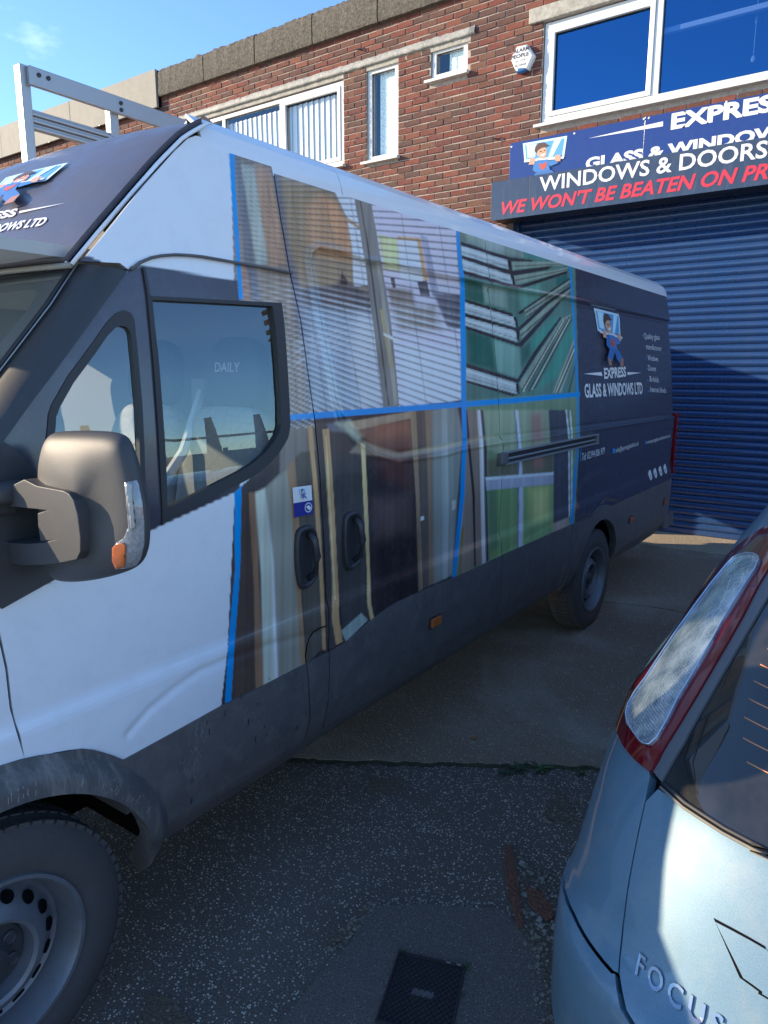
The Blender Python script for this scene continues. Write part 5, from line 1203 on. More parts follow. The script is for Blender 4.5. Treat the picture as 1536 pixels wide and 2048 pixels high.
# unseen brick store, added left of the shutter to shade its lower part
st = thing('added_shade_store', 'unseen low brick store with a sheeted lean-to front, added beyond the van to shade the shutter', 'shade caster', (-3.6, 7.5, 0))
b = MB(); b.box((-4.8, 7.0, 0), (-2.62, YW-.012, 2.698)); b.build('wall', M['mortar'], st)
b = MB(); b.box((-4.86, 6.12, 2.70), (-2.60, YW-.012, 2.76), bev=.01); b.build('shade_roof', M['coping'], st)
b = MB()
for k in range(11): b.box((-2.635+.012*(k % 2), 6.15+k*.077, .96 if k < 6 else 1.16), (-2.622+.012*(k % 2), 6.15+(k+1)*.077, 2.70))
b.build('shade_sheet', M['alu'], st)  # raised sheet, shaped to shade the shutter and let sun reach the ground strip
b = MB(); b.box((-2.70, 6.15, 0), (-2.64, 6.21, 2.70)); b.build('post', M['alu'], st); b = MB(); b.box((-4.8, 6.15, 0), (-4.74, 6.21, 2.70)); b.build('post', M['alu'], st)
Vb = []; Fb = []; Cb = []
for j in range(35):
    z = .045+j*PZ_
    for (ax_, c0, c1) in (('x', -4.8, -2.62), ('y', 7.0, YW-.02)):
        t = c0+(PX_/2 if j % 2 else 0)
        while t+PX_ <= c1+.001:
            me = rb.choice(full); n0 = len(Vb)
            for v in me.vertices:
                if ax_ == 'x': Vb.append((t+PX_/2+v.co.x, 7.0+.015+v.co.y, z+v.co.z))
                else: Vb.append((-2.62-.015-v.co.y, t+PX_/2+v.co.x, z+v.co.z))
            Fb += [tuple(k+n0 for k in (p.vertices if ax_ == 'x' else p.vertices)) for p in me.polygons]; Cb += [tuple(me.color_attributes['Col'].data[0].color)]*len(me.vertices); t += PX_
mb_ = mesh('brickwork', Vb, Fb, M['brick']); ca = mb_.color_attributes.new('Col', 'FLOAT_COLOR', 'POINT'); ca.data.foreach_set('color', np.array(Cb).ravel()); link('brickwork', mb_, st, kind='stuff')
# ================================================================ THE GROUND
def chips(name, base, chip, scale, dens, size=.42, rough=.85, base_var=.35, stain=None, stain_amt=.5, bump=.5, chip2=None, moss=0):
    m = bpy.data.materials.new(name); m.use_nodes = True; t = m.node_tree; l = t.links.new; b = t.nodes['Principled BSDF']; b.inputs['Roughness'].default_value = rough
    b.inputs['Specular IOR Level'].default_value = .35
    co = N(t, 'ShaderNodeTexCoord'); src = co.outputs['Object']
    wp = N(t, 'ShaderNodeTexNoise'); wp.inputs['Scale'].default_value = scale*.8; wp.inputs['Detail'].default_value = 2; l(src, wp.inputs['Vector'])
    ad = N(t, 'ShaderNodeVectorMath', operation='MULTIPLY_ADD'); ad.inputs[1].default_value = (.6/scale,)*3; l(wp.outputs['Color'], ad.inputs[0]); l(src, ad.inputs[2])
    vo = N(t, 'ShaderNodeTexVoronoi', feature='F1'); vo.inputs['Scale'].default_value = scale; l(ad.outputs[0], vo.inputs['Vector'])
    n1 = N(t, 'ShaderNodeTexNoise'); n1.inputs['Scale'].default_value = 1.3; n1.inputs['Detail'].default_value = 10; n1.inputs['Roughness'].default_value = .7; l(src, n1.inputs['Vector'])
    n2 = N(t, 'ShaderNodeTexNoise'); n2.inputs['Scale'].default_value = 160; n2.inputs['Detail'].default_value = 4; l(src, n2.inputs['Vector'])
    sp_ = N(t, 'ShaderNodeSeparateColor'); l(vo.outputs['Color'], sp_.inputs[0])
    g1 = N(t, 'ShaderNodeMath', operation='GREATER_THAN'); l(sp_.outputs[0], g1.inputs[0])
    dr = N(t, 'ShaderNodeMapRange'); dr.inputs[1].default_value = .35; dr.inputs[2].default_value = .65; dr.inputs[3].default_value = 1-dens+.10; dr.inputs[4].default_value = 1-dens-.10; l(n1.outputs[0], dr.inputs[0]); l(dr.outputs[0], g1.inputs[1])
    sz = N(t, 'ShaderNodeMath', operation='MULTIPLY'); sz.inputs[1].default_value = size; l(sp_.outputs[1], sz.inputs[0])
    g2 = N(t, 'ShaderNodeMath', operation='LESS_THAN'); l(vo.outputs['Distance'], g2.inputs[0]); l(sz.outputs[0], g2.inputs[1])
    mk = N(t, 'ShaderNodeMath', operation='MULTIPLY'); l(g1.outputs[0], mk.inputs[0]); l(g2.outputs[0], mk.inputs[1])
    cv = N(t, 'ShaderNodeMix', data_type='RGBA'); cv.inputs['A'].default_value = (*chip, 1); cv.inputs['B'].default_value = (*(chip2 or [c*.4 for c in chip]), 1); l(sp_.outputs[2], cv.inputs['Factor'])
    rb_ = N(t, 'ShaderNodeMapRange'); rb_.inputs[1].default_value = .3; rb_.inputs[2].default_value = .7; rb_.inputs[3].default_value = 1-base_var; rb_.inputs[4].default_value = 1+base_var; l(n2.outputs[0], rb_.inputs[0])
    bs = N(t, 'ShaderNodeVectorMath', operation='SCALE'); bs.inputs[0].default_value = base; l(rb_.outputs[0], bs.inputs['Scale'])
    cur = bs.outputs[0]
    if stain:
        n3 = N(t, 'ShaderNodeTexNoise'); n3.inputs['Scale'].default_value = .85; n3.inputs['Detail'].default_value = 12; n3.inputs['Roughness'].default_value = .62; n3.inputs['Distortion'].default_value = .4; l(src, n3.inputs['Vector'])
        r3 = N(t, 'ShaderNodeMapRange'); r3.inputs[1].default_value = .50; r3.inputs[2].default_value = .64; r3.inputs[3].default_value = 0; r3.inputs[4].default_value = stain_amt; l(n3.outputs[0], r3.inputs[0])
        sx_ = N(t, 'ShaderNodeMix', data_type='RGBA'); l(r3.outputs[0], sx_.inputs['Factor']); l(cur, sx_.inputs['A']); sx_.inputs['B'].default_value = (*stain, 1); cur = sx_.outputs['Result']
    mx_ = N(t, 'ShaderNodeMix', data_type='RGBA'); l(mk.outputs[0], mx_.inputs['Factor']); l(cur, mx_.inputs['A']); l(cv.outputs['Result'], mx_.inputs['B']); l(mx_.outputs['Result'], b.inputs['Base Color'])
    bp = N(t, 'ShaderNodeBump'); bp.inputs['Strength'].default_value = bump; bp.inputs['Distance'].default_value = .006
    sm_ = N(t, 'ShaderNodeMath', operation='SUBTRACT'); l(n2.outputs[0], sm_.inputs[0]); l(vo.outputs['Distance'], sm_.inputs[1]); l(sm_.outputs[0], bp.inputs['Height']); l(bp.outputs[0], b.inputs['Normal'])
    return m
G_TAR = chips('worn_tarmac', (.140, .114, .094), (.85, .77, .64), 135, .52, .50, stain=(.20, .175, .15), stain_amt=.6)
G_APR = chips('exposed_aggregate_concrete', (.27, .205, .15), (.64, .53, .38), 95, .50, .60, stain=(.42, .38, .32), stain_amt=.75, chip2=(.05, .045, .04), bump=1.0)
G_PAT = chips('smooth_tarmac_patch', (.155, .130, .112), (.52, .47, .40), 210, .22, .45, stain=(.09, .085, .08), stain_amt=.5, bump=.4)
G_SUB = chips('broken_subbase', (.14, .11, .08), (.34, .29, .22), 90, .55, .6, stain=(.20, .15, .10), stain_amt=.6, bump=1.0)
G_CLAY = chips('red_brick_rubble', (.20, .085, .055), (.28, .15, .10), 80, .3, .5, stain=(.14, .09, .06), stain_amt=.6, bump=.9)
def sheet(name, pts, z, m, zbot=None, **k):
    b = MB(); b.prism(pts, zbot if zbot is not None else z-.05, z, lambda x, y, zz_: (x, y, zz_)); return b.build(name, m, kind='structure', **k)
b = MB(); b.add([(-150, -150, 0), (150, -150, 0), (150, 150, 0), (-150, 150, 0)], [(0, 1, 2, 3)]); b.build('ground', G_TAR, kind='structure')
rg = random.Random(21)
G_YARD = chips('pale_yard_concrete', (.50, .45, .36), (.55, .50, .42), 60, .4, .5, stain=(.30, .28, .24), stain_amt=.5, bump=.5)
sheet('yard', [(3.35, -60), (60, -60), (60, 7.9), (3.35, 7.9)], .004, G_YARD, .001); sheet('yard', [(-60, -60), (3.34, -60), (3.34, -1.3), (-60, -1.3)], .004, G_YARD, .001); sheet('yard', [(-60, -1.29), (-2.6, -1.29), (-2.6, 1.2), (-60, 1.2)], .004, G_YARD, .001)
def wob(pts, a=.012, step=.06, rd=rg):
    out = []
    for i in range(len(pts)):
        p, q = np.array(pts[i]), np.array(pts[(i+1) % len(pts)]); n = max(1, int(np.linalg.norm(q-p)/step))
        for k in range(n): t = k/n; r_ = p+(q-p)*t; out.append((float(r_[0])+rd.uniform(-a, a), float(r_[1])+rd.uniform(-a, a)))
    return out
gz = lambda *pts: [tuple(onZ(*p)[:2]) for p in pts]
seam = gz((0,1500),(300,1512),(640,1522),(780,1527),(1000,1532),(1180,1537)); d_ = np.array(seam[-1])-np.array(seam[-3]); d_ = d_/np.linalg.norm(d_)
sA = tuple(np.array(seam[0])-d_*1.6); sB = tuple(np.array(seam[-1])+d_*3.2)
edge = [sA]+seam+[sB]
fine = []
for i in range(len(edge)-1):
    p, q = np.array(edge[i]), np.array(edge[i+1]); n = max(1, int(np.linalg.norm(q-p)/.03))
    for k in range(n): r_ = p+(q-p)*k/n; fine.append((float(r_[0]), float(r_[1])+rg.uniform(-.012, .012)))
fine.append(sB)
jt = gz((640,1198),(1207,1206),(1300,1216),(1390,1232)); jl = [(-12, jt[1][1]-.0)]+[jt[1], jt[2], jt[3]]+[(6, jt[3][1]+.1)]
def slab(pts, z=.012): return sheet('concrete_slab', pts, z, G_APR, 0.001)
bay1 = fine + [(sB[0]+.2, jl[-1][1]-.01)] + [(a, c-.01) for a, c in jl[::-1][1:-1]] + [(sA[0]-.6, jl[0][1]-.01)]
slab(bay1); slab([(a, c+.01) for a, c in jl]+[(6, YW+.3), (-12, YW+.3)])
sheet('sun_strip_slab', wob([(-2.4, 7.50), (3.1, 7.62), (3.1, YW+.26), (-2.4, YW+.26)], .01, .08), .016, chips('pebbly_sun_strip', (.42, .34, .24), (.75, .66, .50), 70, .5, .6, stain=(.55, .46, .34), stain_amt=.5, bump=1.2), .005)  # pebbly slab in a paler colour, added to brighten the sunlit strip
pt = wob(gz((735,1815),(850,1812),(1000,1820),(1078,1890),(1095,1960),(1110,2060),(1115,2300),(480,2300),(560,2048),(640,1945),(700,1885)), .006)
sheet('tarmac_patch', pt, .005, G_PAT, .001)
sheet('broken_ground', wob(gz((1008,1695),(1030,1692),(1055,1722),(1085,1760),(1095,1790),(1128,1840),(1140,1900),(1130,2060),(1096,2060),(1090,1960),(1068,1905),(1035,1850),(1015,1800),(1012,1750)), .008, .03), .007, G_SUB, .001)
sheet('clay_patch', wob(gz((1008,1700),(1022,1698),(1035,1760),(1042,1800),(1045,1860),(1035,1860),(1020,1800),(1010,1750)), .005, .03), .014, G_CLAY, .001)
sheet('clay_patch', wob(gz((1052,1775),(1085,1790),(1110,1840),(1095,1850),(1060,1815)), .006, .03), .014, G_CLAY, .001)
sheet('broken_ground', wob(gz((1098,1600),(1112,1568),(1128,1598),(1150,1620),(1160,1650),(1110,1645),(1085,1632)), .008, .03), .006, G_SUB, .001)
sheet('broken_ground', wob(gz((733,1806),(738,1830),(712,1865),(660,1895),(645,1890),(690,1850),(718,1815)), .006, .025), .006, G_SUB, .001)
sheet('broken_ground', wob(gz((735,1555),(805,1560),(800,1580),(770,1590),(735,1585)), .01, .03), .005, G_SUB, .001)
sheet('broken_ground', wob(gz((270,2060),(300,1995),(340,1990),(385,2060)), .008, .03), .006, G_SUB, .001)
# loose stones, flint chips and broken glass lying in the worn strip
Vd = []; Fd = []
def stones(n, area, s0, s1, name, m, z0=.0):
    V = []; F = []; A = np.array(area); k = 0
    while k < n:
        x, y = rg.uniform(A[:, 0].min(), A[:, 0].max()), rg.uniform(A[:, 1].min(), A[:, 1].max())
        if not inside(np.array([x]), np.array([y]), area)[0]: continue
        s = rg.uniform(s0, s1)*rg.uniform(.5, 1); n0 = len(V)
        for i in range(8): V.append((x+s*rg.uniform(.35, .6)*(1 if i & 1 else -1), y+s*rg.uniform(.35, .6)*(1 if i & 2 else -1), z0+(s*rg.uniform(.25, .5) if i & 4 else -.002)))
        F += [tuple(q+n0 for q in f) for f in ((0,1,3,2),(4,6,7,5),(0,4,5,1),(1,5,7,3),(3,7,6,2),(2,6,4,0))]; k += 1
    link(name, mesh(name, V, F, m), kind='stuff')
FL = mat('flint_chip', (.26, .23, .18), .6, var=.5, vscale=40); FL2 = mat('pale_stone_chip', (.30, .28, .24), .5, var=.3, vscale=40)
stones(420, gz((1010,1690),(1130,1750),(1150,1900),(1130,2060),(1080,2060),(1050,1900)), .003, .013, 'loose_gravel', FL, .006)
stones(40, gz((1040,1700),(1120,1800),(1130,1950),(1100,1960),(1040,1760)), .008, .022, 'loose_gravel', FL2, .006)
stones(110, gz((1090,1590),(1165,1590),(1165,1660),(1080,1650)), .003, .011, 'loose_gravel', FL, .004)
stones(90, gz((640,1900),(740,1805),(745,1830),(670,1910)), .004, .012, 'loose_gravel', FL, .004)
stones(150, gz((600,1530),(1180,1545),(1180,1575),(600,1560)), .004, .014, 'loose_gravel', FL, .001)
stones(70, gz((740,1800),(860,1795),(1000,1810),(990,1825),(850,1815),(740,1818)), .004, .010, 'loose_gravel', FL2, .003)
# leaf litter and moss in the joint
MOSS = mat('joint_moss', (.050, .055, .030), .95, var=.5, vscale=50, bump=.8, bscale=200)
e_ = [(a, c) for a, c in fine if -.6 < a < 1.2]
V = []; F = []
for i, (a, c) in enumerate(e_):
    w_ = .010+.016*abs(math.sin(i*.7))*rg.uniform(.3, 1); V += [(a+.01, c-w_, .0025), (a, c-w_*.5, .012*rg.uniform(.5, 1)), (a-.004, c+.004, .010)]
for i in range(len(e_)-1): F += [(3*i, 3*i+3, 3*i+4, 3*i+1), (3*i+1, 3*i+4, 3*i+5, 3*i+2)]
link('moss', mesh('moss', V, F, MOSS, smooth=True), kind='stuff')
# weeds growing in the joint
LEAF = mat('weed_leaf', (.055, .11, .035), .55, var=.35, vscale=30); LEAF2 = mat('dark_weed_leaf', (.030, .065, .030), .6, var=.35, vscale=30)
def leaf_mesh(L_, w_, lobes=0, curl=.3, seed=0):
    rd = random.Random(seed); V = []; F = []; n = 9
    for i in range(n+1):
        t = i/n; wd = w_*math.sin(math.pi*min(t*1.02, 1))**.8*(.35+.65*t if lobes == 0 else (.5+.5*abs(math.sin(t*lobes*math.pi)))); x = L_*t; z = L_*(.35*t-curl*t*t)
        V += [(x, -wd, z+wd*.25), (x, 0, z), (x, wd, z+wd*.25)]
    for i in range(n): F += [(3*i, 3*i+3, 3*i+4, 3*i+1), (3*i+1, 3*i+4, 3*i+5, 3*i+2)]
    return V, F
def weed(px, py, label, n, L_, w_, m, lobes=0, seed=0, name='weed', z=.004):
    p = onZ(px, py); t = thing(name, label, 'weed', (float(p[0]), float(p[1]), z)); rd = random.Random(seed)
    for k in range(n):
        V, F = leaf_mesh(L_*rd.uniform(.6, 1.1), w_*rd.uniform(.7, 1.1), lobes, rd.uniform(.25, .45), k); T = Matrix.Translation(t.location)@Matrix.Rotation(2*math.pi*(k*.382)+rd.uniform(-.2, .2), 4, 'Z')@Matrix.Rotation(-rd.uniform(.0, .35), 4, 'Y')
        link('leaf', mesh('leaf', [T@Vector(v) for v in V], F, m, smooth=True), t)
weed(1082, 1540, 'low rosette weed with broad bright green leaves in the joint, nearest the car', 11, .060, .013, LEAF, 0, 1)
weed(1038, 1542, 'darker green weed with notched leaves left of the broad leaved rosette', 13, .062, .007, LEAF2, 5, 2)
weed(1012, 1548, 'small dark weed with narrow leaves, leftmost of the joint weeds', 9, .045, .006, LEAF2, 4, 3)
weed(1162, 1548, 'feathery small weed partly hidden behind the blue car bumper', 14, .045, .004, LEAF, 6, 4)
weed(803, 1906, 'tiny weed sprouting at the near left corner of the metal cover', 6, .016, .004, LEAF, 0, 5, z=.006)
weed(933, 1936, 'tiny weed sprouting at the right corner of the metal cover', 7, .018, .005, LEAF, 0, 6, z=.006)
weed(926, 1992, 'tiny weed beside the right edge of the metal cover', 4, .012, .004, LEAF, 0, 8, z=.006)
lf = onZ(937, 1483); V, F = leaf_mesh(.05, .016, 0, .2, 9); T = Matrix.Translation(Vector((float(lf[0]), float(lf[1]), .014)))@Matrix.Rotation(.5, 4, 'Z')
link('fallen_leaf', mesh('fallen_leaf', [T@Vector(v) for v in V], F, mat('dead_leaf', (.35, .16, .05), .8), smooth=True), None, 'small orange brown fallen leaf on the concrete between van and car', 'leaf')
# metal access cover
gq = [np.array(onZ(*p)[:2]) for p in ((797,1908),(932,1938),(905,2060),(762,2034))]
gc = sum(gq)/4; ga = math.atan2(gq[1][1]-gq[0][1], gq[1][0]-gq[0][0]); gw = np.linalg.norm(gq[1]-gq[0]); gh = np.linalg.norm(gq[3]-gq[0]); gh = gw*1.22
ux = np.array([math.cos(ga), math.sin(ga)]); uy = np.array([math.sin(ga), -math.cos(ga)]); g0_ = gq[0]
cov = thing('access_cover', 'square rusty black metal access cover with a diamond tread, set in the smooth tarmac patch', 'drain cover', (float(gc[0]), float(gc[1]), .005))
def gp(u, v, z): p = g0_+ux*u*gw+uy*v*gh; return (float(p[0]), float(p[1]), z)
M['iron'] = mat('worn_cast_iron', (.040, .038, .042), .55, metal=.3, dirt=.6, dirt_col=(.075, .06, .05), bump=.3, bscale=250)
b = MB()
for (u0, v0, u1, v1) in ((0,0,1,.03),(0,.97,1,1),(0,.03,.03,.97),(.97,.03,1,.97)): b.prism([(u0,v0),(u1,v0),(u1,v1),(u0,v1)], .002, .0135, gp)
b.build('frame', M['iron'], cov)
b = MB(); b.prism([(.035,.035),(.965,.035),(.965,.965),(.035,.965)], .001, .0055, gp); lid = b.build('lid', mat('cover_plate', (.022, .021, .025), .6, dirt=.5, dirt_col=(.06, .05, .045)), cov)
nd = 11; dm = MB()
for i in range(nd*2):
    for j in range(nd*2):
        if (i+j) % 2: continue
        u, v = .05+(i+.5)/(nd*2)*.9, .05+(j+.5)/(nd*2)*.9
        if .34 < u < .66 and .44 < v < .56: continue
        h = .9/(nd*2)*.86; q = [(u-h, v), (u, v-h), (u+h, v), (u, v+h)]
        q = [(min(max(a, .04), .96), min(max(c, .04), .96)) for a, c in q]
        dm.prism(q, .0055, .0085, gp)
dm.build('diamond_tread', M['iron'], lid)
b = MB(); b.prism([(.35,.45),(.65,.45),(.65,.55),(.35,.55)], .0055, .0075, gp); b.build('name_plate', M['clad'], lid)
for u, v in ((.75, .02), (.90, .02)): b = MB(); b.prism([(u-.03,v-.01),(u+.03,v-.01),(u+.03,v+.008),(u-.03,v+.008)], .0135, .0148, gp); b.build('keyhole_rim', M['alu'], cov)
# ================================================================ THE BLUE HATCHBACK
car = thing('hatchback_car', 'pale metallic blue hatchback with a tall tail lamp beside its dusty back window', 'car', (2.005, 3.2, 0))
def paint(name, c1, rough=.5):
    m = bpy.data.materials.new(name); m.use_nodes = True; t = m.node_tree; b = t.nodes['Principled BSDF']; l = t.links.new
    b.inputs['Metallic'].default_value = .20; b.inputs['Roughness'].default_value = rough; b.inputs['Coat Weight'].default_value = .7; b.inputs['Coat Roughness'].default_value = .05
    co = N(t, 'ShaderNodeTexCoord'); n = N(t, 'ShaderNodeTexNoise'); n.inputs['Scale'].default_value = 700; n.inputs['Detail'].default_value = 1; l(co.outputs['Object'], n.inputs['Vector'])
    n2 = N(t, 'ShaderNodeTexNoise'); n2.inputs['Scale'].default_value = 9; n2.inputs['Detail'].default_value = 12; n2.inputs['Roughness'].default_value = .75; l(co.outputs['Object'], n2.inputs['Vector'])
    r = N(t, 'ShaderNodeMapRange'); r.inputs[1].default_value = .3; r.inputs[2].default_value = .7; r.inputs[3].default_value = .86; r.inputs[4].default_value = 1.14; l(n.outputs[0], r.inputs[0])
    s = N(t, 'ShaderNodeVectorMath', operation='SCALE'); s.inputs[0].default_value = c1; l(r.outputs[0], s.inputs['Scale'])
    r2 = N(t, 'ShaderNodeMapRange'); r2.inputs[1].default_value = .5; r2.inputs[2].default_value = .8; r2.inputs[3].default_value = 0; r2.inputs[4].default_value = .35; l(n2.outputs[0], r2.inputs[0])
    x = N(t, 'ShaderNodeMix', data_type='RGBA'); x.inputs['B'].default_value = (.36, .35, .30, 1); l(r2.outputs[0], x.inputs['Factor']); l(s.outputs[0], x.inputs['A']); l(x.outputs['Result'], b.inputs['Base Color'])
    return m
M['cpaint'] = paint('metallic_pale_blue_paint', (.125, .215, .275))
M['cglass'] = glass('dusty_tinted_glass', (.14, .17, .19), .03, .01, dirt=.07)
M['heat'] = mat('heater_line', (.80, .30, .12), .5)
M['lensc'] = None
XC, CW = 2.005, .92
CZ = np.array([.18, .24, .32, .45, .58, .655, .68, .70, .74, .80, .88, .96, 1.00, 1.10, 1.20, 1.30, 1.38, 1.43])
CY = np.array([1.20, 1.10, 1.045, 1.02, 1.02, 1.03, 1.045, 1.085, 1.105, 1.130, 1.165, 1.21, 1.245, 1.345, 1.45, 1.565, 1.68, 1.78])
CI = np.array([.06, .03, .012, .0, .0, .0, .0, .0, .0, .0, .004, .014, .024, .075, .123, .168, .215, .26])
CB = np.array([.55, .55, .55, .55, .55, .56, .57, .58, .62, .68, .76, .84, .85, .86, .86, .86, .86, .86])
def ci(A, z): return (np.interp(z-.012, CZ, A)+np.interp(z, CZ, A)+np.interp(z+.012, CZ, A))/3
def F_car(u, z):
    """u < 0 metres forward along the left flank; 0..1 round the rear to the centre; 1..2 to the right flank; > 2 forward"""
    u = np.asarray(u, float); z = np.asarray(z, float)+0*u; yr, ins, bb = ci(CY, z), ci(CI, z), ci(CB, z); a = CW-ins
    uu = np.where(u > 1, 2-u, u); sgn = np.where(u > 1, 1, -1)
    th = np.clip(uu, 0, 1)*math.pi/2; n = 3.0
    cx_ = np.abs(np.cos(th))**(2/n); sy_ = np.abs(np.sin(th))**(2/n)
    fw = np.clip(-uu, 0, None)
    x = XC + sgn*(a*cx_ - .0) ; y = yr+bb - bb*sy_ + fw
    x = x - sgn*.30*np.clip((fw-2.5)/1.2, 0, 1)**2.2*a
    return np.stack([x, y, z], -1)
_u = np.concatenate([np.linspace(-2.4, 0, 260)[:-1], np.linspace(0, .06, 240)[:-1]**1, np.linspace(.06, .75, 640)]); _z = np.linspace(.22, 1.425, 900)
_UU, _ZZ = np.meshgrid(_u, _z, indexing='ij'); _PP = F_car(_UU.ravel(), _ZZ.ravel()); _CX, _CY = project(_PP)
_NN = surf_normals(F_car, _UU.ravel(), _ZZ.ravel(), 1e-4); _fac = ((_NN*(_PP-CAM)).sum(1))
_sg = np.sign(np.median(_fac[(_CX > 1200) & (_CX < 1500) & (_CY > 1700) & (_CY < 1900)]))
_ok = _fac*_sg > 0
def ucar(px, py):
    d = (_CX-px)**2+(_CY-py)**2; d[~_ok] = 1e9; k = int(np.argmin(d)); return float(_UU.ravel()[k]), float(_ZZ.ravel()[k])
FLIP = 1 if _sg < 0 else -1
def cpoly(*pts): return [ucar(*p) for p in pts]
print('car tests', ucar(1105, 2040), ucar(1300, 1545), ucar(1536, 1054), ucar(1536, 1700), ucar(1275, 1950), FLIP)
lamp_px = [(1560,1020),(1536,1054),(1501,1076),(1461,1109),(1421,1156),(1364,1246),(1306,1326),(1255,1391),(1239,1427),(1237,1452),(1244,1481),(1266,1514),(1298,1543),(1306,1543),(1317,1525),(1360,1452),(1414,1362),(1487,1235),(1536,1145),(1570,1085)]
def dens(p, n=6):
    out = []
    for i in range(len(p)):
        a, c = p[i], p[(i+1) % len(p)]
        for k in range(n): out.append((a[0]+(c[0]-a[0])*k/n, a[1]+(c[1]-a[1])*k/n))
    return out
lamp = cpoly(*lamp_px)

tg_gap = [(1300,1552),(1290,1600),(1277,1660),(1266,1715),(1254,1780),(1245,1850),(1239,1910),(1237,1945),(1241,1980),(1250,2015),(1268,2048),(1300,2090)]
gapc = cpoly(*tg_gap)
glass_l = cpoly((1326,1558),(1345,1524),(1368,1484),(1400,1426),(1440,1356),(1490,1270),(1536,1192))
glass_b = cpoly((1326,1566),(1345,1584),(1370,1606),(1410,1632),(1450,1656),(1495,1680),(1536,1700))
bump_l = cpoly((1136,1795),(1150,1828),(1170,1866),(1195,1902),(1228,1942))
mir_u = lambda P: [(2-a, c) for a, c in P]
def sym(P): return P+mir_u(P)[::-1]
zc_ = glass_b[-1][1]-.004
top_l = glass_l[-1]
KC = dict(flip=FLIP)
# lamp outline pulled to the real surface
panel('tail_lamp', F_car, lamp, M['redlens'], car, .01, .01, off=.006, rim=.02, **KC)
lensm = bpy.data.materials.new('clear_faceted_lens'); lensm.use_nodes = True; t = lensm.node_tree; l = t.links.new; b_ = t.nodes['Principled BSDF']
b_.inputs['Metallic'].default_value = .65; b_.inputs['Roughness'].default_value = .20; b_.inputs['Coat Weight'].default_value = 1; b_.inputs['Coat Roughness'].default_value = .02
co = N(t, 'ShaderNodeTexCoord'); vo = N(t, 'ShaderNodeTexVoronoi', feature='DISTANCE_TO_EDGE'); vo.inputs['Scale'].default_value = 42; l(co.outputs['Object'], vo.inputs['Vector'])
ed = N(t, 'ShaderNodeMapRange'); ed.inputs[1].default_value = .0; ed.inputs[2].default_value = .10; ed.inputs[3].default_value = .38; ed.inputs[4].default_value = 0; l(vo.outputs['Distance'], ed.inputs[0])
wv = N(t, 'ShaderNodeTexWave', wave_type='BANDS', bands_direction='Z'); wv.inputs['Scale'].default_value = 70; wv.inputs['Distortion'].default_value = 1.2; wv.inputs['Detail'].default_value = 1; l(co.outputs['Object'], wv.inputs['Vector'])
ad = N(t, 'ShaderNodeMath', operation='MULTIPLY_ADD'); ad.inputs[1].default_value = .25; l(wv.outputs['Fac'], ad.inputs[0]); l(ed.outputs[0], ad.inputs[2])
bp = N(t, 'ShaderNodeBump'); bp.inputs['Strength'].default_value = .45; bp.inputs['Distance'].default_value = .003; l(ad.outputs[0], bp.inputs['Height']); l(bp.outputs[0], b_.inputs['Normal'])
n_ = N(t, 'ShaderNodeTexNoise'); n_.inputs['Scale'].default_value = 14; n_.inputs['Detail'].default_value = 5; l(co.outputs['Object'], n_.inputs['Vector'])
r_ = N(t, 'ShaderNodeValToRGB'); r_.color_ramp.elements[0].color = (.30, .38, .44, 1); r_.color_ramp.elements[1].color = (.85, .90, .90, 1); r_.color_ramp.elements[0].position = .38; r_.color_ramp.elements[1].position = .62; l(n_.outputs[0], r_.inputs[0])
mz = N(t, 'ShaderNodeMix', data_type='RGBA'); mz.inputs['B'].default_value = (.9, .93, .95, 1); l(ed.outputs[0], mz.inputs['Factor']); l(r_.outputs[0], mz.inputs['A']); l(mz.outputs['Result'], b_.inputs['Base Color'])
clear_px = zz(980, 1000, 2.763, (1330,372),(1365,335),(1400,320),(1440,313),(1475,316),(1498,335),(1500,352),(1480,400),(1410,510),(1300,690),(1210,860),(1120,1010),(1060,1110),(1000,1230),(940,1330),(905,1365),(880,1368),(855,1350),(815,1300),(785,1250),(775,1190),(785,1145),(820,1080),(880,1000),(960,880),(1060,730),(1160,590),(1250,470))
clr = cpoly(*clear_px)
panel('clear_lens', F_car, clr, lensm, car, .008, .008, off=.011, rim=.006, **KC)
def edge_tube(pts, name, m, r, off, par, closed=False):
    P = np.array(pts); Q = F_car(P[:, 0], P[:, 1]); Nn = surf_normals(F_car, P[:, 0], P[:, 1])*FLIP; Q = Q+Nn*off
    Q = [tuple(q) for q in Q]+([tuple(Q[0])] if closed else []); b = MB(); b.tube(Q, r, 6, caps=not closed); return b.build(name, m, par, smooth=True)
edge_tube(clr, 'lens_rim', mat('lens_edge', (.55, .62, .70), .15, metal=.6), .0022, .013, car, True)
# body panels
uB = bump_l
quarter = gapc[:8] + bump_l[::-1] + [(-.05, .655), (-.10, .62)] + [(-(.30+.0)+.37*math.cos(R(t_))*1.0, .31+.37*math.sin(R(t_))) for t_ in range(55, 186, 10)] + [(-.70, .30), (-.95, .24), (-.95, 1.0), (-.25, 1.02), (-.42, 1.36), (-2.2, 1.38), (-2.2, 1.425)] + [(.325, 1.425)] + lamp[1:13]
panel('rear_quarter_panel', F_car, quarter, M['cpaint'], car, .012, .015, rim=.02, **KC)
panel('rear_quarter_panel', F_car, mir_u(quarter)[::-1], M['cpaint'], car, .03, .03, rim=.02, **KC)
tg = [(a+.004, c) for a, c in gapc]
bot = [(.62, .60), (.80, .585), (.999, .58)]
tail_l = [(glass_b[0][0]-.006, glass_b[0][1]-.012)] + tg[1:] + bot
upper = [(a+.001, c-.008) for a, c in glass_b[1:]]+[(.7, zc_-.004), (.999, zc_-.006)]
tailg = tail_l + mir_u(tail_l[:-1])[::-1] + mir_u(upper[:-1]) + upper[::-1]
panel('tailgate', F_car, tailg, M['cpaint'], car, .010, .012, rim=.02, **KC)
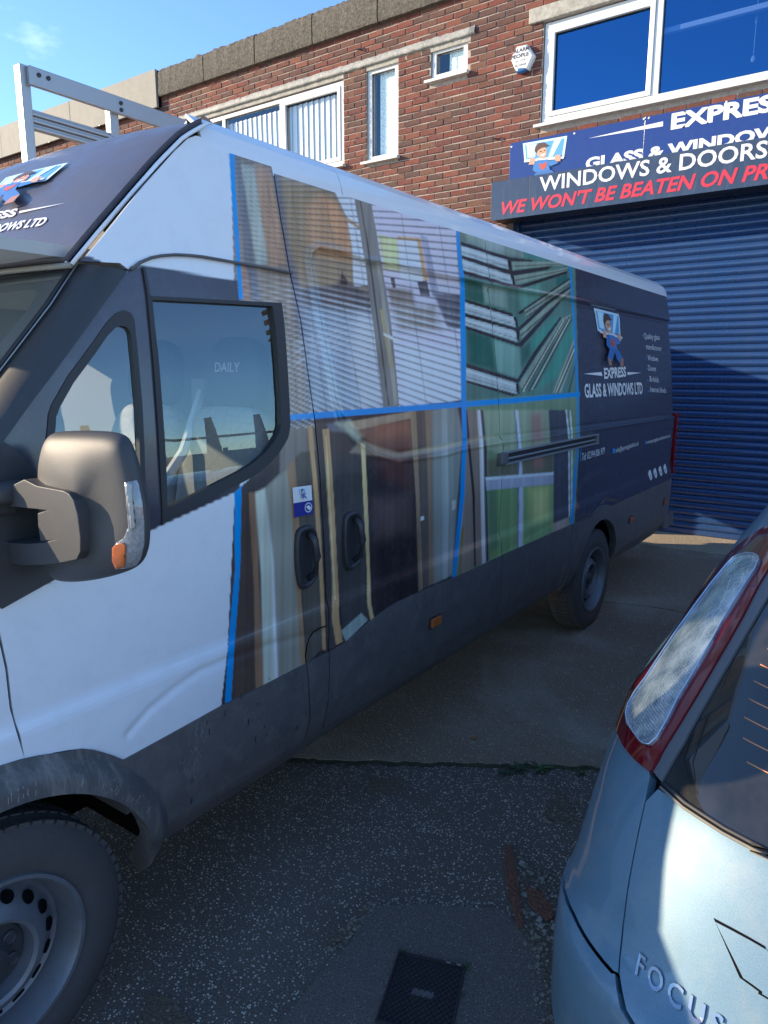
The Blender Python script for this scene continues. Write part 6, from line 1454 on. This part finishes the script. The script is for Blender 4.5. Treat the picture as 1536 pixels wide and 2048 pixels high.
bl = [(a-.001, c-.004) for a, c in bump_l] + [(gapc[7][0]-.004, gapc[7][1]-.004)] + [(a-.006, c-.004) for a, c in gapc[8:]] + [(.62, .592), (.8, .577), (.999, .572)]
bum = [(-.05, .645), (-.02, .655)] + bl + mir_u(bl[:-1])[::-1] + [(2.02, .655), (2.05, .645), (2.06, .30), (2.0, .22), (0, .22), (-.06, .30)]
def F_bump(u, z): 
    p = F_car(u, z); return p
panel('rear_bumper', F_bump, bum, M['cpaint'], car, .012, .012, rim=.03, off=.004, **KC)
panel('lower_valance', F_car, [(-.06, .30), (0, .22), (2, .22), (2.06, .30), (2.0, .18), (0, .18)], M['black'], car, .05, .03, rim=.01, **KC)
panel('body_backing', F_car, sym([(-2.2, 1.425), (-2.2, .95), (-.9, .95), (-.9, .35), (.0, .30), (.999, .30)])[:6]+[(1.0, .30), (1.0, zc_-.03), (.62, zc_-.03), (glass_b[0][0], glass_b[0][1]-.03), (glass_l[0][0]-.01, glass_l[0][1]), (.443, 1.32), (.443, 1.425)], M['void'], car, .05, .03, rim=0, off=-.022, **KC)
# back window with its ceramic border and heater lines
gl = glass_l + [(.452, 1.42)]
gw_ = glass_b[1:]+[(.70, zc_), (.85, zc_+.001), (.999, zc_+.001)]
glp = gl[::-1] + [glass_b[0]] + gw_ + mir_u(gw_[:-1])[::-1] + [mir_u([glass_b[0]])[0]] + mir_u(gl)
panel('rear_window', F_car, glp, M['cglass'], car, .02, .02, rim=.004, off=-.004, **KC)
strip = [(lamp[i][0]+.001, lamp[i][1]) for i in range(13, 19)] + [(.4445, 1.42), (.4515, 1.42)] + glass_l[::-1] + [glass_b[0]]
panel('window_trim', F_car, strip, mat('grey_window_trim', (.12, .12, .125), .35), car, .01, .01, rim=.01, off=.001, **KC)
seal = [glass_b[0]]+glass_b[1:]+[(.7, zc_), (.85, zc_)]
seal_f = seal+mir_u(seal)[::-1]
edge_tube(seal_f, 'window_seal', M['rubber'], .0045, .000, car)
edge_tube([(a, c-.007) for a, c in seal_f], 'window_edge_strip', mat('dusty_edge_strip', (.20, .18, .14), .6), .0030, .002, car)
bi = [(a+.10, c+.035) for a, c in glass_b[2:]]
brd = [(.46, 1.42)]+[(a+.002, c) for a, c in glass_l[::-1]]+[(glass_b[0][0]+.004, glass_b[0][1]+.004)]+[(a, c+.004) for a, c in glass_b[1:]]+[(.999, zc_+.004), (.999, zc_+.03), (.74, zc_+.035), (.66, zc_+.06), (.60, 1.10), (.572, 1.18), (.563, 1.30), (.563, 1.42)]
panel('window_border', F_car, brd, mat('ceramic_border', (.012, .013, .016), .35, dirt=.3, dirt_col=(.10, .10, .10)), car, .02, .02, rim=0, off=-.0065, **KC)
for k in range(13):
    z_ = 1.06+.026*k; u0_ = float(np.interp(z_, [1.04, 1.10, 1.18, 1.30, 1.42], [.66, .60, .572, .563, .563]))
    edge_tube([(u0_+(2-2*u0_)*i/30, z_) for i in range(31)], 'heater_line', M['heat'], .0012, -.0035, car)
# shell, roof, bonnet, glass, cabin
def strip_loft(us, z, name, m, crown, zf=None):
    V = []; F = []; nx = 10
    for u_ in us:
        zz_ = z if zf is None else zf(u_)
        a = F_car(np.array([u_]), np.array([zz_]))[0]; c = F_car(np.array([2-u_]), np.array([zz_]))[0]
        for k in range(nx+1): t = k/nx; p = a+(c-a)*t; p[2] += crown*(1-(2*t-1)**4)*min(1, abs(c[0]-a[0])/1.0); V.append(tuple(p))
    for i in range(len(us)-1):
        for k in range(nx): F.append((i*(nx+1)+k, i*(nx+1)+k+1, (i+1)*(nx+1)+k+1, (i+1)*(nx+1)+k))
    me = mesh(name, V, F, m, smooth=True); return link(name, me, car)
strip_loft([.95, .8, .6, .4, .2, .1, 0, -.3, -.8, -1.3, -1.7], 1.42, 'roof', M['cpaint'], .05)
strip_loft([-2.25, -2.5, -2.8, -3.1, -3.35], 1.0, 'bonnet', M['cpaint'], .06, zf=lambda u_: 1.0+.06*(u_+2.25))
fr = F_car(np.array([-1.7, -2.25]), np.array([1.42, 1.0])); fr2 = F_car(np.array([3.7, 4.25]), np.array([1.42, 1.0]))
link('windscreen', mesh('windscreen', [tuple(fr[0]), tuple(fr[1]), tuple(fr2[1]), tuple(fr2[0])], [(0, 1, 2, 3)], M['cglass']), car)
for side in (0, 1):
    f_ = (lambda P: P) if side == 0 else (lambda P: mir_u(P)[::-1])
    dr_ = [(-.955, .24), (-2.26, .24), (-2.26, 1.0), (-.955, 1.0)]; panel('side_door', F_car, f_(dr_), M['cpaint'], car, .1, .05, rim=.01, **KC)
    nw = [(-2.27, 1.0), (-2.27, .62)] + [(-2.94+.36*math.cos(R(t_)), .31+.36*math.sin(R(t_))) for t_ in range(30, 181, 15)] + [(-3.34, .35), (-3.36, .93)]; panel('front_wing', F_car, f_(nw), M['cpaint'], car, .08, .05, rim=.01, **KC)
    sw = [(-.32, 1.03), (-2.18, 1.01), (-1.72, 1.38), (-.46, 1.35)]; panel('side_window', F_car, f_(sw), M['cglass'], car, .1, .05, rim=0, off=-.004, **KC)
    xw = 1.105 if side == 0 else 2.905
    for yy in (1.96, 4.60): make_wheel(xw, yy, .315, -1 if side == 0 else 1, parent=car, Rr=.315, rim_r=.205)
ff_ = F_car(np.array([-3.36, 5.36, 5.36, -3.36]), np.array([.93, .93, .3, .3])); b = MB(); b.prism([(float(ff_[0][0])+.02, .25), (float(ff_[1][0])-.02, .25), (float(ff_[1][0])-.02, .90), (float(ff_[0][0])+.02, .90)], float(ff_[0][1])-.02, float(ff_[0][1])+.16, lambda x, z, y: (x, y, z)); b.build('front_bumper', M['cpaint'], car)
b = MB(); b.box((1.35, 1.5, .24), (2.75, 5.0, .34)); b.box((1.35, 1.55, .34), (2.75, 2.3, .80)); b.build('floor_pan', M['void'], car)
b = MB(); b.box((1.28, 1.50, .86), (2.82, 2.05, .90)); b.build('parcel_shelf', mat('parcel_shelf', (.04, .042, .046), .9), car)
for x_ in (1.55, 2.05, 2.5): b = MB(); b.add(*superbox(x_, 2.15, 1.0, .22, .07, .30, 3.5, 3)); b.add(*superbox(x_, 2.13, 1.30, .11, .05, .08, 3, 3)); b.build('rear_seat', M['seat_dark'], car, smooth=True)
b = MB(); b.box((1.22, 2.0, .3), (1.26, 4.2, .95)); b.box((2.84, 2.0, .3), (2.88, 4.2, .95)); b.build('door_cards', M['void'], car)
# FOCUS lettering on the tailgate
f0 = ucar(1270, 1957); f1 = ucar(1408, 2047); 
Vt, Ft = text_data('FOCUS', bold=.012, spacing=1.35); Hh, _ = text_data('FOCU', bold=.012, spacing=1.35); sxx = (f1[0]-f0[0])/(Hh[:, 0].max()-Hh[:, 0].min()); zt = (f0[1]+f1[1])/2
Uu = f0[0]+(Vt[:, 0]-Vt[:, 0].min())*sxx; Zz = zt+Vt[:, 1]*.030/.73; NN_ = surf_normals(F_car, Uu, Zz)*FLIP; Q = F_car(Uu, Zz); 
lo = mesh('badge_lettering', Q+NN_*.0045, Ft, M['chrome']); lo = link('badge_lettering', lo, car); so_ = lo.modifiers.new('t', 'SOLIDIFY'); so_.thickness = .004; so_.offset = -1
M['chrome_d'] = mat('dull_chrome', (.30, .32, .36), .25, metal=.9); lo.data.materials[0] = M['chrome_d']
# pressed garnish in the middle of the tailgate
ga_ = cpoly((1433,1843),(1470,1863),(1505,1883),(1536,1900)); gb_ = cpoly((1488,1955),(1512,1971),(1536,1985))
gz1, gz0 = ga_[-1][1], gb_[-1][1]
gp_ = [ga_[0]]+ga_[1:]+[(.75, gz1-.004), (1.0, gz1-.006)]; gq_ = [ga_[0]]+gb_+[(.75, gz0-.003), (1.0, gz0-.004)]
full_ = gp_+mir_u(gp_[:-1])[::-1][0:len(gp_)-2]+[(2-ga_[0][0], ga_[0][1])]+mir_u(gq_[1:-1])+[gq_[-1]]+gq_[1:-1][::-1]
cu = sum(a for a, c in full_)/len(full_)
panel('garnish_gap', F_car, [(a+(-.005 if a < 1 else .005), c+(.003 if c > (gz0+gz1)/2 else -.0035)) for a, c in full_], M['void'], car, .03, .03, off=.0012, rim=0, **KC)
panel('tailgate_garnish', F_car, full_, M['cpaint'], car, .03, .03, off=.004, rim=.003, **KC)
# roof spoiler over the back window
b = MB(); e5 = F_car(np.linspace(.42, 1.58, 24), np.full(24, 1.40)); V = []; F = []
for p in e5: V += [tuple(p+np.array([0, -.05, .035])), tuple(p+np.array([0, -.045, .015])), tuple(p+np.array([0, .05, .02])), tuple(p+np.array([0, .10, .055]))]
for i in range(23):
    for k in range(4): F.append((i*4+k, i*4+(k+1) % 4, (i+1)*4+(k+1) % 4, (i+1)*4+k))
F += [(0, 1, 2, 3), (92, 95, 94, 93)]; b.add(V, F); b.build('roof_spoiler', M['cpaint'], car, smooth=True)
# ================================================================ ACROSS THE YARD (seen only as reflections)
fn = thing('timber_fence', 'long weathered timber fence across the yard, behind the viewer', 'fence', (13, 0, 0))
M['fwood'] = mat('weathered_timber', (.30, .24, .17), .85, var=.4, vscale=6)
for k in range(16):
    y_ = -18+k*2.4; b = MB(); b.box((13.0, y_, 0), (13.1, y_+.1, 1.9)); b.build('fence_post', M['fwood'], fn)
    b = MB()
    for i in range(15): b.box((13.02+.012*(i % 2), y_+.1+i*.153, .05), (13.045+.012*(i % 2), y_+.1+i*.153+.148, 1.8))
    b.build('fence_boards', M['fwood'], fn, kind='stuff')
rt = random.Random(4)
def bare_tree(x, y, h, label):
    t = thing('bare_tree', label, 'tree', (x, y, 0)); b = MB(); tw = MB()
    def br(p, d, l, r, dep):
        q = p+d*l; (b if dep < 2 else tw).tube([p, p+d*l*.5+Vector((rt.uniform(-.03, .03),)*3)*l, q], [r, r*.8, r*.6], 5, caps=False)
        if dep > 4: return
        for k in range(3 if dep else 4):
            a = Vector((rt.uniform(-1, 1), rt.uniform(-1, 1), rt.uniform(-.1, .9))).normalized(); br(q, (d*.7+a*.75).normalized(), l*rt.uniform(.6, .8), r*.58, dep+1)
    br(Vector((x, y, 0)), Vector((0, 0, 1)), h*.3, h*.022, 0); b.build('trunk', M['fwood'], t); tw.build('twigs', M['fwood'], t, kind='stuff')
bare_tree(17, 2, 5.5, 'bare winter tree behind the timber fence, the tall one'); bare_tree(19, 7, 4.2, 'bare winter tree behind the timber fence, the small one')
fr_ = thing('glass_stillage', 'row of steel uprights for storing glass, standing in the yard', 'rack', (6.6, 7, 0)); M['galv'] = mat('galvanised_steel', (.10, .09, .075), .6, metal=.3)
for k in range(7):
    y_ = 4.2+k*1.0; b = MB(); b.prism([(6.30, .0), (6.90, 0), (6.64, 2.55), (6.56, 2.55)], y_, y_+.07, lambda x, z, y: (x, y, z)); b.build('upright', M['galv'], fr_)
for z_ in (.3, 2.0): b = MB(); b.box((6.56, 4.2, z_), (6.64, 10.27, z_+.06)); b.build('rail', M['galv'], fr_)
# ================================================================ parents keep their parts in place
for o in scene.objects:
    if o.parent is not None and o.parent.type == 'EMPTY':
        o.matrix_parent_inverse = Matrix.Translation(-o.parent.location)
for me in bpy.data.meshes:
    if me.users == 0: bpy.data.meshes.remove(me)
